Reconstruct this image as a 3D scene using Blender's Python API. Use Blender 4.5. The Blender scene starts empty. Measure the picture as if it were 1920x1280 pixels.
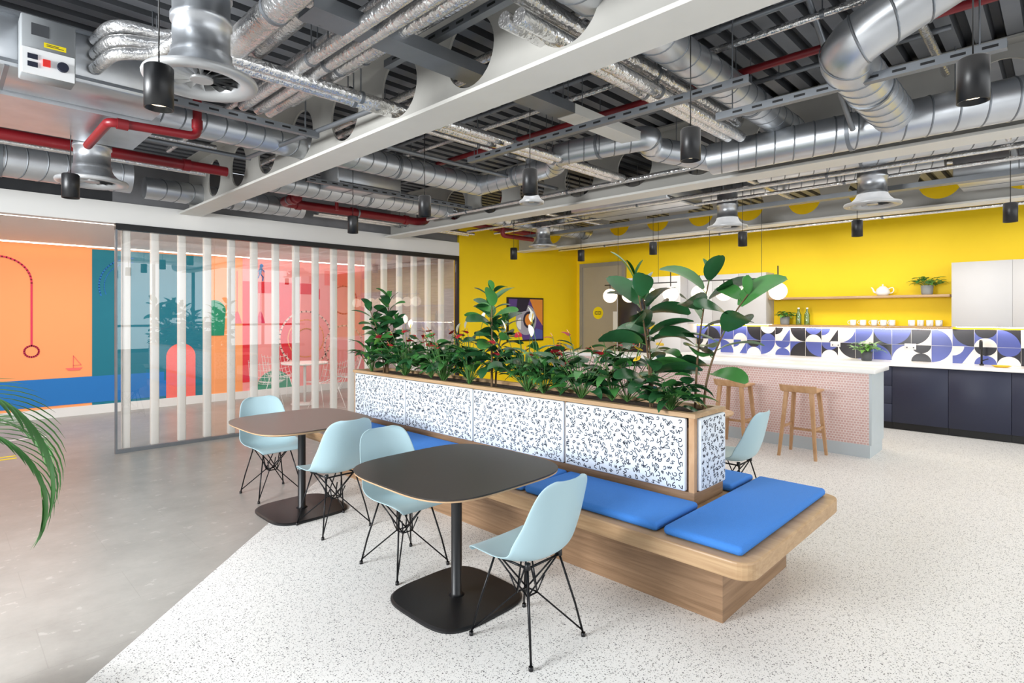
import bpy, bmesh, math, random
from mathutils import Vector, Matrix
random.seed(7)
SC=bpy.context.scene
COL=SC.collection
pi=math.pi
# ------------------------------------------------------------------ colours / materials
def h(s):
    c=[int(s[i:i+2],16)/255 for i in (0,2,4)]
    return tuple((x/12.92 if x<=.04045 else ((x+.055)/1.055)**2.4) for x in c)+(1,)
def newmat(name):
    m=bpy.data.materials.new(name); m.use_nodes=True
    nt=m.node_tree; b=nt.nodes['Principled BSDF']
    return m,nt,b
def N(nt,t,**k):
    n=nt.nodes.new(t)
    for a,v in k.items():
        if a in n.inputs.keys(): n.inputs[a].default_value=v
        else: setattr(n,a,v)
    return n
def mixc(nt,fac,a,b):
    n=nt.nodes.new('ShaderNodeMix'); n.data_type='RGBA'
    for i,v in ((0,fac),(6,a),(7,b)):
        if hasattr(v,'links'): nt.links.new(v,n.inputs[i])
        else: n.inputs[i].default_value=v
    return n.outputs[2]
def mth(nt,op,a,b=0.0):
    n=nt.nodes.new('ShaderNodeMath'); n.operation=op
    for i,v in ((0,a),(1,b)):
        if hasattr(v,'links'): nt.links.new(v,n.inputs[i])
        else: n.inputs[i].default_value=v
    return n.outputs[0]
def mp(nt,scale):
    tc=nt.nodes.new('ShaderNodeTexCoord'); m=nt.nodes.new('ShaderNodeMapping')
    m.inputs['Scale'].default_value=scale
    nt.links.new(tc.outputs['Object'],m.inputs['Vector']); return m.outputs[0]
def pm(name,col,rough=.5,metal=0,var=.08,scale=6,bump=0,bscale=60,coat=0,aniso=(1,1,1)):
    m,nt,b=newmat(name); c=h(col)
    v=mp(nt,aniso)
    n=N(nt,'ShaderNodeTexNoise',Scale=scale,Detail=3.0); nt.links.new(v,n.inputs['Vector'])
    dk=tuple(x*(1-var) for x in c[:3])+(1,); lt=tuple(min(1,x*(1+var)) for x in c[:3])+(1,)
    nt.links.new(mixc(nt,n.outputs['Fac'],dk,lt),b.inputs['Base Color'])
    b.inputs['Roughness'].default_value=rough; b.inputs['Metallic'].default_value=metal
    b.inputs['Coat Weight'].default_value=coat
    if bump:
        n2=N(nt,'ShaderNodeTexNoise',Scale=bscale,Detail=2.0); nt.links.new(v,n2.inputs['Vector'])
        bp=N(nt,'ShaderNodeBump',Strength=bump,Distance=.01); nt.links.new(n2.outputs['Fac'],bp.inputs['Height'])
        nt.links.new(bp.outputs[0],b.inputs['Normal'])
    return m
def wood(name,c1,c2,sc=(1.5,1.5,26),rough=.45):
    m,nt,b=newmat(name); v=mp(nt,sc)
    n=N(nt,'ShaderNodeTexNoise',Scale=1.6,Detail=6.0,Roughness=.6,Distortion=.6); nt.links.new(v,n.inputs['Vector'])
    r=nt.nodes.new('ShaderNodeValToRGB'); r.color_ramp.elements[0].position=.3; r.color_ramp.elements[1].position=.7
    r.color_ramp.elements[0].color=h(c1); r.color_ramp.elements[1].color=h(c2)
    nt.links.new(n.outputs['Fac'],r.inputs[0]); nt.links.new(r.outputs[0],b.inputs['Base Color'])
    b.inputs['Roughness'].default_value=rough
    return m
def emis(name,col,st):
    m,nt,b=newmat(name)
    b.inputs['Base Color'].default_value=h(col)
    b.inputs['Emission Color'].default_value=h(col); b.inputs['Emission Strength'].default_value=st
    return m
def glassm(name,refl=.03,tint='ffffff',k=.3):
    m=bpy.data.materials.new(name); m.use_nodes=True; nt=m.node_tree; nt.nodes.clear()
    o=nt.nodes.new('ShaderNodeOutputMaterial'); mx=nt.nodes.new('ShaderNodeMixShader')
    t=nt.nodes.new('ShaderNodeBsdfTransparent'); g=nt.nodes.new('ShaderNodeBsdfGlossy')
    t.inputs[0].default_value=h(tint); g.inputs['Roughness'].default_value=.01
    fr=nt.nodes.new('ShaderNodeLayerWeight'); fr.inputs[0].default_value=.25
    f=mth(nt,'ADD',mth(nt,'MULTIPLY',fr.outputs['Fresnel'],k),refl)
    nt.links.new(f,mx.inputs[0]); nt.links.new(t.outputs[0],mx.inputs[1]); nt.links.new(g.outputs[0],mx.inputs[2])
    nt.links.new(mx.outputs[0],o.inputs[0]); return m

def terrazzo():
    m,nt,b=newmat('terrazzo'); v=mp(nt,(1,1,1)); cur=h('eae8e5')
    cur_s=None
    for sc,thr,gate,c1,c2 in ((105,.44,.28,'505055','aaa6a1'),(190,.42,.26,'626167','b6b1ac'),(60,.23,.58,'36363c','88858a')):
        vo=N(nt,'ShaderNodeTexVoronoi',Scale=float(sc)); nt.links.new(v,vo.inputs['Vector'])
        nz=N(nt,'ShaderNodeTexNoise',Scale=sc*2.2,Detail=1.0); nt.links.new(v,nz.inputs['Vector'])
        sp=nt.nodes.new('ShaderNodeSeparateColor'); nt.links.new(vo.outputs['Color'],sp.inputs[0])
        dist=mth(nt,'ADD',vo.outputs['Distance'],mth(nt,'MULTIPLY',mth(nt,'SUBTRACT',nz.outputs['Fac'],.5),.5))
        mask=mth(nt,'LESS_THAN',dist,mth(nt,'MULTIPLY',sp.outputs[0],thr))
        mask=mth(nt,'MULTIPLY',mask,mth(nt,'GREATER_THAN',sp.outputs[1],gate))
        cc=mixc(nt,sp.outputs[2],h(c1),h(c2))
        cur_s=mixc(nt,mask,cur if cur_s is None else cur_s,cc)
    nt.links.new(cur_s,b.inputs['Base Color']); b.inputs['Roughness'].default_value=.42
    b.inputs['Specular IOR Level'].default_value=.35
    return m
def vinyl():
    m,nt,b=newmat('stone_vinyl'); v=mp(nt,(1,1,1))
    n=N(nt,'ShaderNodeTexNoise',Scale=3.5,Detail=8.0,Roughness=.7); nt.links.new(v,n.inputs['Vector'])
    c=mixc(nt,n.outputs['Fac'],h('827f7a'),h('b3afa9'))
    n3=N(nt,'ShaderNodeTexNoise',Scale=14.0,Detail=3.0); nt.links.new(v,n3.inputs['Vector'])
    c=mixc(nt,mth(nt,'MULTIPLY',mth(nt,'GREATER_THAN',n3.outputs['Fac'],.68),.3),c,h('cac7c2'))
    br=N(nt,'ShaderNodeTexBrick',Scale=1.0); br.inputs['Brick Width'].default_value=.9; br.inputs['Row Height'].default_value=.45
    br.inputs['Mortar Size'].default_value=.002; nt.links.new(v,br.inputs['Vector'])
    c=mixc(nt,mth(nt,'MULTIPLY',br.outputs['Fac'],.25),c,h('75716c'))
    nt.links.new(c,b.inputs['Base Color']); b.inputs['Roughness'].default_value=.34
    return m
def pennytile():
    m,nt,b=newmat('pink_mosaic'); tc=nt.nodes.new('ShaderNodeTexCoord'); s=nt.nodes.new('ShaderNodeSeparateXYZ')
    nt.links.new(tc.outputs['Object'],s.inputs[0]); cb=nt.nodes.new('ShaderNodeCombineXYZ')
    nt.links.new(mth(nt,'ADD',s.outputs[0],s.outputs[1]),cb.inputs[0]); nt.links.new(s.outputs[2],cb.inputs[1])
    br=N(nt,'ShaderNodeTexBrick',Scale=1.0); nt.links.new(cb.outputs[0],br.inputs['Vector'])
    br.inputs['Brick Width'].default_value=.032; br.inputs['Row Height'].default_value=.028; br.inputs['Mortar Size'].default_value=.0036
    br.inputs['Mortar Smooth'].default_value=.3
    br.inputs['Color1'].default_value=h('dcb7b0'); br.inputs['Color2'].default_value=h('d4ada6'); br.inputs['Mortar'].default_value=h('efe4e1')
    nt.links.new(br.outputs['Color'],b.inputs['Base Color']); b.inputs['Roughness'].default_value=.35
    return m

M={}
M['yellow']=pm('yellow_paint','ffd800',.6,var=.02)
M['white']=pm('white_paint','e8e7e4',.6,var=.02)
M['voidw']=pm('grey_void_shade','808083',.7,var=.2)  # dimmer tone of the void over the glass, shade put into the colour
M['voidd']=pm('dark_void_shade','36373a',.7,var=.4)  # shade of the open ceiling void painted as a dark colour
M['offwhite']=pm('offwhite_paint','dcd8d0',.6,var=.03)
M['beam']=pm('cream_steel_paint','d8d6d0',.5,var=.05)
M['web']=pm('cream_steel_web_shaded','b4b2ac',.5,var=.07)  # same cream paint, darkened in colour for the underlit web
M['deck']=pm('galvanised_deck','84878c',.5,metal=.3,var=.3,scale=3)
M['deckd']=pm('galvanised_deck_rib_shaded','4c4e52',.6,metal=.3,var=.3,scale=3)  # same deck metal, shade in the rib recesses put into the colour
M['galv']=pm('galvanised_steel','cdd0d4',.36,metal=.87,var=.2,scale=5,bump=.06,bscale=20)
M['galvd']=pm('dull_galvanised','85898e',.45,metal=.7,var=.2,scale=5)
M['alu']=pm('satin_aluminium','b4b5b6',.4,metal=.45,var=.05)
M['foil']=pm('foil_lagging','e3e2e1',.24,metal=.9,var=.2,scale=12,bump=.8,bscale=40)
M['red']=pm('red_pipe_paint','7a111a',.4,var=.15)
M['black']=pm('black_metal','141416',.4,var=.1)
M['wire']=pm('black_wire','17171a',.3,metal=.5,var=.1)
M['chair']=pm('pale_blue_plastic','b0cdd5',.42,var=.02)
M['tabletop']=pm('charcoal_laminate','35302d',.36,var=.06)
M['tabletop2']=pm('laminate_brown_reflection','6a5950',.36,var=.06)  # dark top with its brown reflection painted in as base colour
M['ply']=wood('plywood_edge','b08a66','cfae88',(3,3,80))
M['oak']=wood('oak_slab','a98661','c5a47d',(9,1.2,30))
M['walnut']=wood('oak_veneer','806246','a58465',(1.2,1.2,26))
M['oakl']=wood('light_oak','b08458','cba27a',(8,8,3))
M['cushion']=pm('blue_wool','3f84d8',.85,var=.08,scale=160,bump=.25,bscale=260)
M['fabric']=pm('white_fabric','e4eaef',.8,var=.02,bump=.1,bscale=200)
M['ink']=pm('black_ink','1a1f33',.7)
M['soil']=pm('soil','3a2a20',.95,var=.5,scale=50,bump=.8,bscale=60)
M['terr']=terrazzo(); M['vinyl']=vinyl(); M['penny']=pennytile()
M['navy']=pm('navy_laminate','262a40',.45,var=.04)
M['palecab']=pm('pale_grey_laminate','c8c6c6',.5,var=.02)
M['paleblue']=pm('pale_blue_grey','c2cbd0',.5,var=.03)
M['quartz']=pm('white_quartz','f3f2f0',.25,var=.03,scale=30)
M['tblue']=pm('tile_blue','5560a8',.25,var=.04); M['tblack']=pm('tile_black','2a282d',.25); M['twhite']=pm('tile_white','e8e5df',.25,var=.02)
M['ceramic']=pm('white_ceramic','f2f0ec',.25,var=.02)
M['greypot']=pm('grey_pot','8f8f8d',.7,var=.1); M['darkpot']=pm('dark_pot','4a4b50',.6,var=.1)
M['leafd']=pm('rubber_leaf','2c5c36',.25,var=.4,scale=5); M['leafm']=pm('mid_leaf','427d3d',.32,var=.35,scale=8)
M['leafv']=pm('dark_leaf','24502c',.3,var=.35,scale=8)
M['leafl']=pm('fresh_leaf','6fa548',.4,var=.25,scale=8)
M['palm']=pm('palm_leaf','4c7f44',.4,var=.35,scale=9)
M['stem']=pm('brown_stem','6a5238',.8,var=.2); M['gstem']=pm('green_stem','4d7a3a',.5)
M['spathe']=pm('red_spathe','a80a22',.5,var=.2); M['lily']=pm('white_spathe','f4f3e6',.45,var=.03); M['spadix']=pm('yellow_spadix','f0c228',.6); M['spadixr']=pm('pink_spadix','d89a6a',.6)
M['globe']=emis('opal_globe','ffeccb',2.2)
M['led']=emis('led_strip','fff4e4',5)
M['led2']=emis('shelf_led_strip','fff4e4',18)
M['lamp']=emis('lamp_disc','ffe9c8',2.5)
M['glass']=glassm('clear_glass',.055,'ffffff',.25); M['bottle']=glassm('bottle_glass',.1,'dff0ea',.5)
M['fin']=pm('cream_fin','f2efe8',.6,var=.04,aniso=(1,1,.2))
M['doorc']=pm('taupe_door','a59c8d',.5,var=.04); M['framec']=pm('grey_frame','8f8c88',.5)
M['orange']=pm('mural_orange','ffa468',.7,var=.03,scale=1); M['teal']=pm('mural_teal','0d7387',.7,var=.04)
M['mblue']=pm('mural_blue','1d74be',.7,var=.03); M['pink']=pm('mural_pink','fb9c98',.7,var=.03); M['coral']=pm('mural_coral','fb6f66',.7)
M['mred']=pm('mural_red','e82c38',.7); M['mgreen']=pm('mural_green','1e8f6a',.7); M['magenta']=pm('mural_magenta','e0355a',.7)
M['rose']=pm('mural_rose','f7c1b4',.7)
M['purple']=pm('art_purple','5b3f86',.6); M['artgrey']=pm('art_grey','a9a6b5',.6); M['artdark']=pm('art_dark','251d33',.6); M['artor']=pm('art_orange','e8903a',.6)
M['blind']=pm('grey_panel','a7a5a3',.6,var=.3,scale=3,aniso=(1,1,14))
M['warn']=pm('warning_yellow','f0d800',.5); M['switchred']=pm('switch_red','e02820',.4)
M['plastic']=pm('white_plastic','eeeeee',.4,var=.02)
M['boxgrey']=pm('painted_grey_box','85888a',.5,var=.05)

# ------------------------------------------------------------------ mesh builder
class MB:
    def __init__(s): s.v=[];s.f=[];s.m=[];s.s=[];s.mats=[]
    def mi(s,mat):
        mat=M[mat] if isinstance(mat,str) else mat
        if mat not in s.mats: s.mats.append(mat)
        return s.mats.index(mat)
    def add(s,vs,fs,mat,smooth=False):
        o=len(s.v); s.v+= [tuple(v) for v in vs]; k=s.mi(mat)
        for f in fs: s.f.append([i+o for i in f]); s.m.append(k); s.s.append(smooth)
        return s
    def box(s,a,b,mat):
        x0,y0,z0=a;x1,y1,z1=b
        return s.add([(x0,y0,z0),(x1,y0,z0),(x1,y1,z0),(x0,y1,z0),(x0,y0,z1),(x1,y0,z1),(x1,y1,z1),(x0,y1,z1)],
          [(0,3,2,1),(4,5,6,7),(0,1,5,4),(1,2,6,5),(2,3,7,6),(3,0,4,7)],mat)
    def rbox(s,a,b,r,mat,seg=2,vertical_only=False):
        bm=bmesh.new(); bmesh.ops.create_cube(bm,size=1)
        c=[(a[i]+b[i])/2 for i in range(3)]; d=[abs(b[i]-a[i]) for i in range(3)]
        for v in bm.verts: v.co=Vector((c[0]+v.co.x*d[0],c[1]+v.co.y*d[1],c[2]+v.co.z*d[2]))
        es=[e for e in bm.edges if (not vertical_only) or abs((e.verts[0].co-e.verts[1].co).z)>1e-6]
        bmesh.ops.bevel(bm,geom=es,offset=min(r,min(d)*.49) if not vertical_only else r,segments=seg,profile=.5,affect='EDGES')
        bm.verts.index_update()
        s.add([v.co.copy() for v in bm.verts],[[v.index for v in f.verts] for f in bm.faces],mat,not vertical_only); bm.free(); return s
    def sweep(s,path,r,mat,seg=12,caps=True,smooth=True):
        P=[Vector(p) for p in path]; n=len(P); R=r if isinstance(r,(list,tuple)) else [r]*n
        T=[]
        for i in range(n):
            t=(P[min(i+1,n-1)]-P[max(i-1,0)]); T.append(t.normalized() if t.length>1e-9 else Vector((0,0,1)))
        up=Vector((0,0,1)) if abs(T[0].z)<.9 else Vector((1,0,0))
        u=T[0].cross(up).normalized(); vs=[]
        for i in range(n):
            u=(u-T[i]*u.dot(T[i])).normalized(); w=T[i].cross(u)
            for k in range(seg):
                a=2*pi*k/seg; vs.append(P[i]+(u*math.cos(a)+w*math.sin(a))*R[i])
        fs=[]
        for i in range(n-1):
            for k in range(seg):
                fs.append((i*seg+k,i*seg+(k+1)%seg,(i+1)*seg+(k+1)%seg,(i+1)*seg+k))
        s.add(vs,fs,mat,smooth)
        if caps:
            s.add(vs[:seg],[tuple(range(seg))[::-1]],mat); s.add(vs[-seg:],[tuple(range(seg))],mat)
        return s
    def lathe(s,prof,c,mat,seg=28,smooth=True):
        vs=[];n=len(prof)
        for r,z in prof:
            for k in range(seg):
                a=2*pi*k/seg; vs.append((c[0]+r*math.cos(a),c[1]+r*math.sin(a),c[2]+z))
        fs=[(i*seg+k,i*seg+(k+1)%seg,(i+1)*seg+(k+1)%seg,(i+1)*seg+k) for i in range(n-1) for k in range(seg)]
        return s.add(vs,fs,mat,smooth)
    def cyl(s,c,r,z0,z1,mat,seg=24):
        return s.sweep([(c[0],c[1],z0),(c[0],c[1],z1)],r,mat,seg)
    def prism(s,pts,z0,z1,mat,f=None,cap=True):
        f=f or (lambda a,b,c:(a,b,c)); n=len(pts)
        vs=[f(p[0],p[1],z0) for p in pts]+[f(p[0],p[1],z1) for p in pts]
        fs=[(i,(i+1)%n,n+(i+1)%n,n+i) for i in range(n)]
        if cap: fs+= [tuple(range(n))[::-1],tuple(range(n,2*n))]
        return s.add(vs,fs,mat)
    def sphere(s,c,r,mat,seg=20,rings=12,sc=(1,1,1)):
        vs=[];fs=[]
        for i in range(rings+1):
            t=pi*i/rings
            for k in range(seg):
                a=2*pi*k/seg; vs.append((c[0]+r*sc[0]*math.sin(t)*math.cos(a),c[1]+r*sc[1]*math.sin(t)*math.sin(a),c[2]+r*sc[2]*math.cos(t)))
        for i in range(rings):
            for k in range(seg): fs.append((i*seg+k,i*seg+(k+1)%seg,(i+1)*seg+(k+1)%seg,(i+1)*seg+k))
        return s.add(vs,fs,mat,True)
    def obj(s,name,parent=None,top=None,center=True,recalc=True):
        off=Vector((0,0,0))
        if parent is None and center:
            xs=[v[0] for v in s.v];ys=[v[1] for v in s.v];zs=[v[2] for v in s.v]
            off=Vector(((min(xs)+max(xs))/2,(min(ys)+max(ys))/2,min(zs)))
        me=bpy.data.meshes.new(name); me.from_pydata([tuple(Vector(v)-off) for v in s.v],[],s.f)
        for m in s.mats: me.materials.append(m)
        me.polygons.foreach_set('material_index',s.m); me.polygons.foreach_set('use_smooth',s.s)
        if recalc:
            bm=bmesh.new(); bm.from_mesh(me); bmesh.ops.remove_doubles(bm,verts=bm.verts,dist=1e-5)
            bmesh.ops.recalc_face_normals(bm,faces=bm.faces); bm.to_mesh(me); bm.free()
        me.update()
        o=bpy.data.objects.new(name,me); COL.objects.link(o); o.location=off
        if parent: o.parent=parent
        if top: tag(o,*top)
        return o
def tag(o,label,cat=None,group=None):
    o['label']=label
    if cat: o['category']=cat
    if group: o['group']=group
def thing(name,label,cat,loc=(0,0,0),rz=0,group=None):
    e=bpy.data.objects.new(name,None); e.empty_display_size=.1; e.location=loc; e.rotation_euler=(0,0,rz)
    COL.objects.link(e); tag(e,label,cat,group); return e
def dup(src,loc,rz=0,label=None):
    o=src.copy(); COL.objects.link(o); o.location=loc; o.rotation_euler=(0,0,rz)
    if label: o['label']=label
    def rec(a,b):
        for ch in list(a.children):
            c=ch.copy(); COL.objects.link(c); c.parent=b; rec(ch,c)
    rec(src,o); return o
def struct(o,label=None):
    o['kind']='structure'
    if label: o['label']=label
    return o
def fillet(pts,r,n=7):
    P=[Vector(p) for p in pts]; out=[P[0]]
    for i in range(1,len(P)-1):
        a=(P[i-1]-P[i]); b=(P[i+1]-P[i]); rr=min(r,a.length*.49,b.length*.49)
        A=P[i]+a.normalized()*rr; B=P[i]+b.normalized()*rr
        for k in range(n+1):
            t=k/n; out.append((1-t)**2*A+2*t*(1-t)*P[i]+t*t*B)
    out.append(P[-1]); return out
def resample(path,step):
    out=[path[0]]
    for i in range(1,len(path)):
        a,b=path[i-1],path[i]; L=(b-a).length; k=max(1,int(L/step))
        for j in range(1,k+1): out.append(a.lerp(b,j/k))
    return out
def bez(pts,n):
    out=[];m=len(pts)
    for i in range(m-1):
        p0=pts[max(i-1,0)];p1=pts[i];p2=pts[i+1];p3=pts[min(i+2,m-1)]
        for k in range(n):
            t=k/n
            out.append(tuple(.5*((2*b)+(-a+c)*t+(2*a-5*b+4*c-d)*t*t+(-a+3*b-3*c+d)*t**3) for a,b,c,d in zip(p0,p1,p2,p3)))
    out.append(tuple(pts[-1])); return out

# ------------------------------------------------------------------ camera
cam=bpy.data.cameras.new('camera'); co=bpy.data.objects.new('camera',cam); COL.objects.link(co)
co.location=(0,0,1.58); co.rotation_euler=(pi/2,0,math.radians(-45.5)); cam.lens=19.875; cam.sensor_width=36; cam.shift_y=-.026
cam.clip_start=.05; SC.camera=co

# ------------------------------------------------------------------ room shell
DECK=3.42
b=MB()
b.add([(-3,-3,0),(10,-3,0),(10,11.3,0),(8.74,11.3,0),(-3,-.44,0)],[(0,1,2,3,4)],'terr')
b.add([(-3,-.44,0),(8.74,11.3,0),(-3,11.3,0)],[(0,1,2)],'vinyl')
b.box((-3,-3,-.1),(10,11.3,-.003),'offwhite')
struct(b.obj('floor',recalc=False),'pale speckled terrazzo meeting warm grey stone-effect vinyl')
b=MB(); y=-3
while y<7.7:
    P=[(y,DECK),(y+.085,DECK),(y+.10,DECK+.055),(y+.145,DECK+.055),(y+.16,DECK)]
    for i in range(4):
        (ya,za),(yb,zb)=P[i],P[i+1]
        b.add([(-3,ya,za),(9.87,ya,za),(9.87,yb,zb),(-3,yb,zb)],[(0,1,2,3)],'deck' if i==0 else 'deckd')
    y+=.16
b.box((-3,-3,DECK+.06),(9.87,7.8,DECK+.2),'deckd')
struct(b.obj('ceiling',recalc=False),'exposed ribbed galvanised steel decking')
b=MB().box((9.87,-3,0),(10,7.85,DECK+.06),'yellow'); struct(b.obj('wall_kitchen'),'bright yellow painted wall')
b=MB().box((6.5,7.7,0),(9.868,7.85,DECK),'yellow'); struct(b.obj('wall_back'),'bright yellow painted wall')
b=MB().box((-3,7.7,2.62),(6.498,7.85,2.86),'white').box((-3,7.75,2.861),(1.4,7.85,DECK),'voidd').box((1.401,7.75,2.861),(6.498,7.85,DECK),'voidw'); struct(b.obj('wall_bulkhead'),'white bulkhead above the glass partition')  # upper two boxes are dark sheets standing in for the shaded void
b=MB().box((-3,11.12,0),(6.9,11.25,2.8),'orange'); struct(b.obj('wall_mural'),'orange wall carrying a colourful mural')
b=MB().box((6.75,7.86,0),(6.9,11.11,2.8),'blind'); struct(b.obj('wall_side'),'grey panelled side wall')
b=MB().box((-3,7.86,2.66),(6.74,11.11,2.75),'white'); struct(b.obj('ceiling_corridor'),'flat white plasterboard ceiling')
b=MB().box((-3,11.09,0),(6.74,11.118,.14),'white'); struct(b.obj('baseboard_mural'),'white skirting board')
b=MB().box((6.52,7.68,0),(9.85,7.698,.1),'white'); struct(b.obj('baseboard_back'),'white skirting board')
b=MB()
for i in range(9):
    x=.2+i*1.0; b.box((x,-2.75,.6),(x+.07,-2.68,3.1),'navy')
b.box((.2,-2.75,.55),(8.6,-2.68,.65),'navy').box((.2,-2.75,3.05),(8.6,-2.68,3.15),'navy').box((.2,-2.74,1.25),(8.6,-2.69,1.31),'navy')
struct(b.obj('window_1'),'dark framed office window')
for k,yy in enumerate((8.05,10.95)):
    b=MB().box((-3,yy,2.645),(6.7,yy+.04,2.659),'led'); struct(b.obj('trim_%d'%(k+1)),'linear light strip recessed in the ceiling')
struct(MB().box((-.6,9.45,.0005),(1.0,9.5,.002),'plastic').obj('trim_6'),'white floor line')
for k in range(2): struct(MB().box((-.4,8.25+.14*k,.0005),(.62,8.30+.14*k,.002),'warn').obj('trim_%d'%(7+k)),'yellow floor line')
# mural
b=MB(); MY=11.118
def fl(pts,mat,lay):
    b.add([(p[0],MY-.0015*lay,p[1]) for p in pts],[tuple(range(len(pts)))],mat)
def rect(x0,x1,z0,z1,mat,lay): fl([(x0,z0),(x1,z0),(x1,z1),(x0,z1)],mat,lay)
def arc(cx,cz,r,a0,a1,n=20): return [(cx+r*math.cos(math.radians(a0+(a1-a0)*k/n)),cz+r*math.sin(math.radians(a0+(a1-a0)*k/n))) for k in range(n+1)]
def line(pts,w,mat,lay):
    for i in range(len(pts)-1):
        a=Vector(pts[i]);c=Vector(pts[i+1]);d=(c-a)
        if d.length<1e-6: continue
        d.normalize(); n=Vector((-d.y,d.x))*w/2; e=d*w*.25
        fl([tuple(a-n-e),tuple(c-n+e),tuple(c+n+e),tuple(a+n-e)],mat,lay)
rect(1.74,3.42,.14,2.63,'teal',1); rect(4.05,6.74,.14,2.66,'pink',1)
line(arc(2.3,2.05,.47,200,90),.02,'mblue',3); line(arc(2.3,2.05,.40,200,90),.012,'mblue',3)
rect(-3,2.75,.18,.60,'mblue',3); rect(2.75,2.9,.18,.45,'mblue',3)
fl([(2.78,.14),(3.24,.14),(3.24,.9)]+arc(3.01,.85,.23,0,180)+[(2.78,.9)],'coral',4)
rect(3.42,4.05,.14,1.0,'orange',1)
fl([(3.42,1.2),(3.72,1.2)]+arc(3.55,1.65,.2,-10,170)+[(3.35,1.3)],'mgreen',4)
fl([(4.05,2.0),(5.5,2.0),(5.5,2.12)]+arc(5.45,2.14,.08,20,90)+[(4.05,2.22)],'mred',3)
rect(4.05,4.3,.3,2.0,'mred',3); rect(4.75,5.0,.3,2.0,'mred',3); rect(5.5,5.6,1.9,2.12,'mred',3)
fl([(4.3,.14)]+arc(4.65,.14,.35,180,0),'mgreen',4)
line(arc(5.3,1.1,.55,0,360,36),.035,'rose',4); line(arc(5.3,1.1,.38,0,360,30),.02,'orange',4); line(arc(5.3,1.1,.2,0,180,16),.025,'orange',5)
line(arc(6.15,.9,.45,0,360,30),.03,'rose',4); line(arc(6.15,1.9,.3,0,360,30),.03,'coral',4)
rect(5.7,6.4,2.2,2.5,'coral',2)
for lx in (3.95,4.38):
    line([(lx,2.2 if lx>4.1 else 2.4),(lx,1.62)],.012,'mred',5); fl([(lx-.09,1.42),(lx+.09,1.42),(lx+.02,1.64),(lx-.02,1.64)],'mred' if lx<4.1 else 'magenta',5)
line([(0.0,2.44),(.62,2.44)]+arc(.62,2.06,.38,90,0,12)+[(1.0,1.12)],.024,'magenta',4)
line(arc(1.0,1.03,.085,0,360,20),.024,'magenta',4); line([(.62,2.44),(.62,2.66)],.024,'magenta',4)
fl([(1.44,.71),(1.58,.71),(1.62,.75),(1.40,.75)],'coral',4); line([(1.5,.75),(1.5,.94),(1.60,.79),(1.5,.79)],.008,'coral',4)
fl(arc(4.4,2.53,.035,0,360,12),'mblue',6)
line([(4.39,2.49),(4.37,2.38)],.05,'mblue',6); line([(4.37,2.38),(4.43,2.31),(4.42,2.24)],.02,'mblue',6); line([(4.37,2.38),(4.34,2.3),(4.29,2.25)],.02,'mblue',6)
line([(4.4,2.47),(4.46,2.41)],.016,'mblue',6); line([(4.38,2.47),(4.32,2.4)],.016,'mblue',6)
struct(b.obj('trim_mural',recalc=False),'painted wall mural with teal, orange, pink and red shapes')

# ------------------------------------------------------------------ glass partition
T=thing('glass_partition','full-height glazed partition with cream vertical fins and black head rail','partition',(1.42,7.7,0))
b=MB().box((0,-.02,2.55),(5.06,.06,2.62),'black').box((5.02,-.02,0),(5.06,.06,2.55),'black'); b.obj('head_rail',T)
b=MB().box((0,.0,0),(5.02,.05,.04),'galvd').box((0,0,.04),(.02,.05,2.55),'galvd'); b.obj('floor_channel',T)
xs=[.02,1.05,2.1,3.15,4.2,5.02]
for i in range(5):
    MB().box((xs[i]+.004,.022,.04),(xs[i+1]-.004,.026,2.55),'glass').obj('glass_pane',T)
for i in range(17):
    x=.08+i*.29
    MB().rbox((x,.075,.03),(x+.085,.155,2.6),.012,'fin',2).obj('vertical_fin',T)
# ------------------------------------------------------------------ door, picture
d=thing('door_1','tall taupe door with grey frame','door',(9.86,7.0,0)); d['kind']='structure'; del d['category']
MB().box((-.03,-.5,0),(0,.5,2.6),'doorc').obj('door_leaf',d)
MB().box((-.05,-.58,0),(0.008,-.5,2.68),'framec').box((-.05,.5,0),(.008,.58,2.68),'framec').box((-.05,-.5,2.6),(.008,.5,2.68),'framec').obj('door_frame',d)
MB().sweep([(-.03,-.36,1.02),(-.07,-.36,1.02),(-.07,-.24,1.02)],.012,'galv',8).obj('door_handle',d)
b=MB(); SY=.10
b.prism(arc(SY,1.62,.13,0,360,32)[:-1],-.034,-.0302,'warn',lambda a,c,z:(z,a,c))
def ring(b,cy,cz,r,w,x,mat,n=20):
    P=arc(cy,cz,r,0,360,n)
    for i in range(n):
        a=P[i];c=P[i+1]; k=(r-w)/r
        q=lambda p:(x,cy+(p[0]-cy)*k,cz+(p[1]-cz)*k)
        b.add([(x,a[0],a[1]),(x,c[0],c[1]),q(c),q(a)],[(0,1,2,3)],mat)
for sg in (-1,1):
    ring(b,SY+sg*.035,1.62,.026,.009,-.036,'ink'); b.box((-.036,min(SY+sg*.07,SY+sg*.08),1.588),(-.034,max(SY+sg*.07,SY+sg*.08),1.652),'ink')
b.box((-.036,SY-.07,1.649),(-.034,SY+.07,1.657),'ink').box((-.036,SY-.07,1.583),(-.034,SY+.07,1.591),'ink')
b.obj('door_sign',d,recalc=False)
b=MB().box((-.035,-.38,1.2),(-.0302,-.28,1.65),'plastic'); b.obj('vision_panel',d)
pc=thing('framed_picture','dark-framed abstract print in purple, yellow and grey','picture',(8.2,7.665,1.06))
MB().box((-.52,0,0),(.52,.03,.86),'black').obj('frame',pc)
b=MB(); g=lambda a,c,z:(a,z,c)
b.prism([(-.49,.03),(.49,.03),(.49,.83),(-.49,.83)],-.002,0,'purple',g)
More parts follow.
